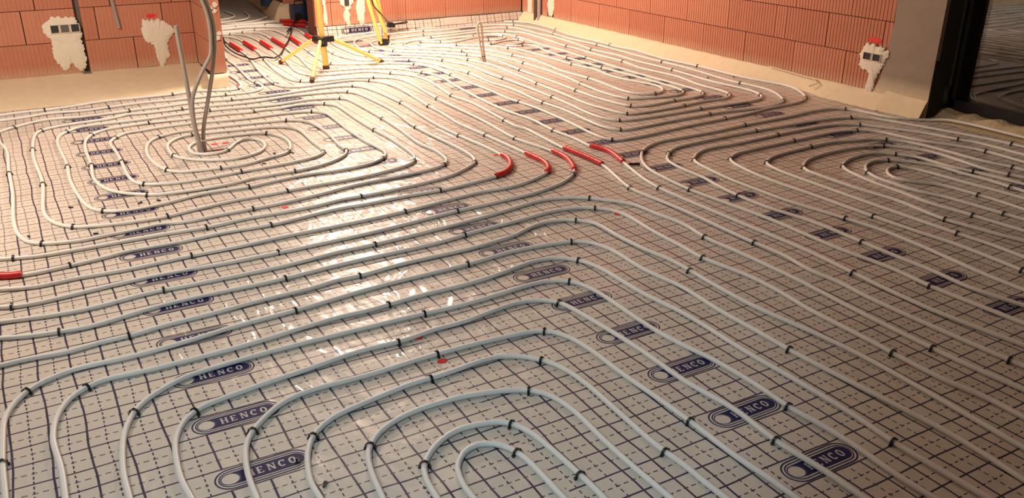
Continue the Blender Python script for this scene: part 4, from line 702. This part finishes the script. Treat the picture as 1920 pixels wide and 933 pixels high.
# ---------------------------------------------------------------- conduits around the riser
def up_px(pts): return catmull([np.array(p) for p in pts],.03)
Y0=5.34
c1=[(.898,5.34,0),(.893,5.335,.09),(.884,5.33,.20),(.880,5.33,.33),(.874,5.33,.50),(.868,5.34,.65),(.866,5.34,.749)]
c2=[(.912,5.335,0),(.897,5.325,.09),(.886,5.32,.20),(.895,5.32,.33),(.935,5.32,.42),(.985,5.33,.50),(1.03,5.33,.57),(1.045,5.34,.64),(1.05,5.34,.71),(1.045,5.34,.80),(1.026,5.34,.88),(.96,5.34,1.05),(.8,5.3,1.25)]
c3=[(.932,5.35,0),(.930,5.35,.08),(.944,5.35,.16),(.985,5.35,.30),(1.02,5.35,.42),(1.05,5.35,.54),(1.068,5.35,.64),(1.072,5.35,.74),(1.062,5.35,.82),(1.046,5.35,.88),(1.0,5.35,1.03),(.86,5.33,1.25)]
c4=[(.916,5.36,0),(.918,5.36,.07),(.915,5.358,.13),(.905,5.355,.20),(.895,5.35,.30),(.888,5.345,.42)]
for lab,c,r in (('straight grey conduit with a cut open top, leftmost of the bundle in the spiral',c1,.0125),('grey conduit bulging right then curving up out of view, crossing the cut one',c2,.0115),('outermost grey conduit arching up and out of view, rightmost of the bundle',c3,.0115)):
    pts=catmull([np.array(p) for p in c],.02); b=MB(); b.tube([tuple(p) for p in pts],[r*(1+.04*(i%2)) for i in range(len(pts))],10)
    tag(b.build('cable_conduit',M_conduit,None,True),lab,'conduit','grey conduits rising inside the pipe spiral')
t=MB().tube([(.912+.036*math.cos(a),5.342+.024*math.sin(a),.075) for a in np.linspace(0,2*math.pi,14)],.0025,5)
tag(t.build('cable_tie',M_plaster,None,True),'pale tie around the foot of the grey conduit bundle','tie')
tag(MB().tube([(.93,5.318,.008),(.99,5.325,.006),(1.04,5.33,.005)],.0035,6).build('wire_end',M_black),'short dark wire end lying beside the foot of the grey conduits','wire')
hk=[(3.712,7.0,0),(3.700,7.0,.05),(3.690,7.0,.12),(3.672,7.0,.21),(3.660,7.0,.28),(3.655,7.0,.32),(3.662,7.0,.350),(3.677,7.0,.357),(3.690,7.0,.345),(3.697,7.0,.31),(3.703,7.0,.24),(3.712,7.0,.14),(3.722,7.0,.07),(3.732,7.0,0)]
tag(MB().tube([tuple(p) for p in catmull([np.array(p) for p in hk],.012)],.0095,9).build('pipe_riser',M_beige,None,True),'upright narrow hairpin of beige pipe sticking out of the floor before the back wall','pipe')
tag(MB().tube([(3.712+.02*math.cos(a),7.0+.015*math.sin(a),.06) for a in np.linspace(0,2*math.pi,10)],.003,5).tube([(3.70,6.985,.06),(3.655,6.97,.03)],.002,4).build('cable_tie',M_brown),'thin tie strapping the foot of the upright beige pipe hairpin','tie')
# ---------------------------------------------------------------- tripods
T=empty('lamp_tripod',(2.38,7.41,0),'open yellow lamp tripod with a black hub standing on the pipes','tripod')
def tp(mb,name,mat,par=T,smooth=True):
    o=mb.build(name,mat,None,smooth); o.parent=par; o.location=-Vector(T.location) if par is T else (0,0,0); return o
hub=MB(); hub.tube([(2.372,7.41,.205),(2.372,7.41,.285)],.042,12)
for fx,fy in ((2.12,7.87),(2.11,6.95),(2.907,7.41)):
    d=Vector((fx-2.375,fy-7.41,0)).normalized(); hub.box((2.372+d.x*.06,7.41+d.y*.06,.262),(.075,.05,.045),math.atan2(d.y,d.x))
tp(hub,'hub',M_black)
mast=MB().tube([(2.385,7.41,.035),(2.376,7.41,.205)],.027,12); mm=tp(mast,'centre_tube',M_yellow)
tp(MB().tube([(2.386,7.41,.003),(2.385,7.41,.04)],.030,12),'rubber_cap',M_brown)
tp(MB().tube([(2.372,7.41,.28),(2.358,7.41,.62),(2.352,7.41,.9)],.024,12),'mast',M_yellow)
tp(MB().tube([(2.352,7.41,.88),(2.345,7.41,1.55)],.018,12),'mast',M_yellow)
for fx,fy in ((2.12,7.87),(2.11,6.95),(2.907,7.41)):
    d=Vector((fx-2.375,fy-7.41,0)).normalized(); a=Vector((2.372,7.41,.262))+d*.085; b_=Vector((fx,fy,.018))
    lg=tp(MB().tube([a,b_],.0155,8),'leg',M_yellow)
    ft=MB().tube([b_+(a-b_).normalized()*.03,b_-(a-b_).normalized()*.008],.020,8).build('rubber_foot',M_brown,None,True); ft.parent=lg
FL=MB().box((2.345,7.36,1.72),(.24,.07,.18)).build('lamp_head',M_black); FL.parent=T; FL.location=-Vector(T.location)
FL.location=(FL.location.x,FL.location.y+.12,FL.location.z)
T2=empty('lamp_tripod',(3.33,8.34,0),'folded yellow lamp tripod, its legs closed to a leaning bundle by the back wall','tripod')
def t2(mb,name,mat,sm=True): o=mb.build(name,mat,None,sm); o.parent=T2; o.location=-Vector(T2.location); return o
for (x0,y0,z0,x1,r) in ((3.265,8.33,.02,3.150,.020),(3.345,8.36,.02,3.262,.019)):
    t2(MB().tube([(x0,y0,z0),(x1,y0,.46),(x1-(x0-x1)*1.6,y0,1.2)],r,10),'leg',M_yellow)
t2(MB().tube([(3.315,8.32,.13),(3.205,8.31,.46),(3.03,8.31,1.2)],.021,10),'leg',M_yellow)
t2(MB().tube([(3.30,8.35,.02),(3.287,8.35,.14)],.006,6),'brace',M_conduit)
t2(MB().box((3.30,8.34,.032),(.075,.05,.055)).box((3.255,8.33,.03),(.03,.03,.03)).box((3.352,8.36,.045),(.022,.03,.085)),'foot_joint',M_black,False)
t2(MB().tube([(3.03,8.31,1.1),(2.96,8.25,1.45)],.017,8),'mast',M_yellow)
# ---------------------------------------------------------------- cables
def floor_cable(pts,r,name,label,mat=M_black):
    c=catmull([np.array(p) for p in pts],.03); return tag(MB().tube([tuple(p) for p in c],r,7).build(name,mat,None,True),label,'cable')
floor_cable(CABLE1,.0075,'power_cable','black power cable lying in a wide loop across the pipes in the opening')
floor_cable(CABLE2,.0065,'power_cable','black cable hanging from the folded tripod to a plug by the back wall')
tag(MB().box(PLUG,(.06,.05,.05)).box((PLUG[0]+.035,PLUG[1],PLUG[2]-.015),(.04,.03,.03)).build('power_plug',M_black),'black plug of the cable beside the folded tripod','plug')
# ---------------------------------------------------------------- things in the hall
mc=empty('air_compressor',(3.10,10.33,0),'black machine standing on the floor of the hall behind the tripod','machine')
def h(mb,name,mat,sm=False): o=mb.build(name,mat,None,sm); o.parent=mc; o.location=-Vector(mc.location); return o
h(MB().box((3.12,10.33,.115),(.30,.16,.17)),'body',M_blue); h(MB().box((3.20,10.33,.235),(.13,.12,.08)),'motor_head',M_blue)
h(MB().tube([(3.02,10.25,.07),(3.02,10.235,.07)],.045,14),'wheel',M_black,True); h(MB().tube([(3.22,10.25,.06),(3.22,10.235,.06)],.045,14),'wheel',M_black,True)
h(MB().tube([(3.0,10.3,.2),(3.0,10.3,.24),(3.1,10.3,.25),(3.13,10.3,.2)],.008,6),'handle',M_black,True)
bk=MB().tube([(2.93,11.2,.10),(2.93,11.2,.33)],[.085,.105],16); tag(bk.build('bucket',M_blue,None,True),'dark blue bucket hanging low on the hall wall corner','bucket')
# ---------------------------------------------------------------- small things on the floor
def debris(pts,label,mat=M_black,name='plastic_offcut',sz=(.022,.006,.005)):
    for i,(x,y) in enumerate(pts):
        o=MB().box((0,0,0),sz).box((sz[0]*.3,sz[1]*.7,.001),(sz[0]*.35,sz[1],sz[2])).build(name,mat); o.location=(x,y,.0016+sz[2]/2+.001); o.rotation_euler=(0,0,random.uniform(0,3.1))
        s_='tiny black clip fragment lying loose '+near(x,y); tag(o,s_,'debris',s_+' (fragments)')
debris(BITS,'tiny black broken clip piece lying loose on the foil')
o=MB().tube([(-.032,0,.0085),(.032,0,.0085)],.0075,8).build('plastic_offcut',M_black,None,True); o.location=(STICK[0],STICK[1],.001); o.rotation_euler=(0,0,-.45); tag(o,'short black tube offcut lying right of the rightmost red sleeve','debris')
for i,(x,y,s) in enumerate(REDS):
    n=12; P=[(s*math.cos(t)*random.uniform(.75,1.1),s*.8*math.sin(t)*random.uniform(.75,1.1)) for t in np.linspace(0,2*math.pi,n+1)[:-1]]
    o=MB().prism(P,lambda a,b,d:(a,b,d),0,.002).build('red_disc',M_spray); o.location=(x,y,.0016); tag(o,REDL[i],'disc','red repair discs on the foil')
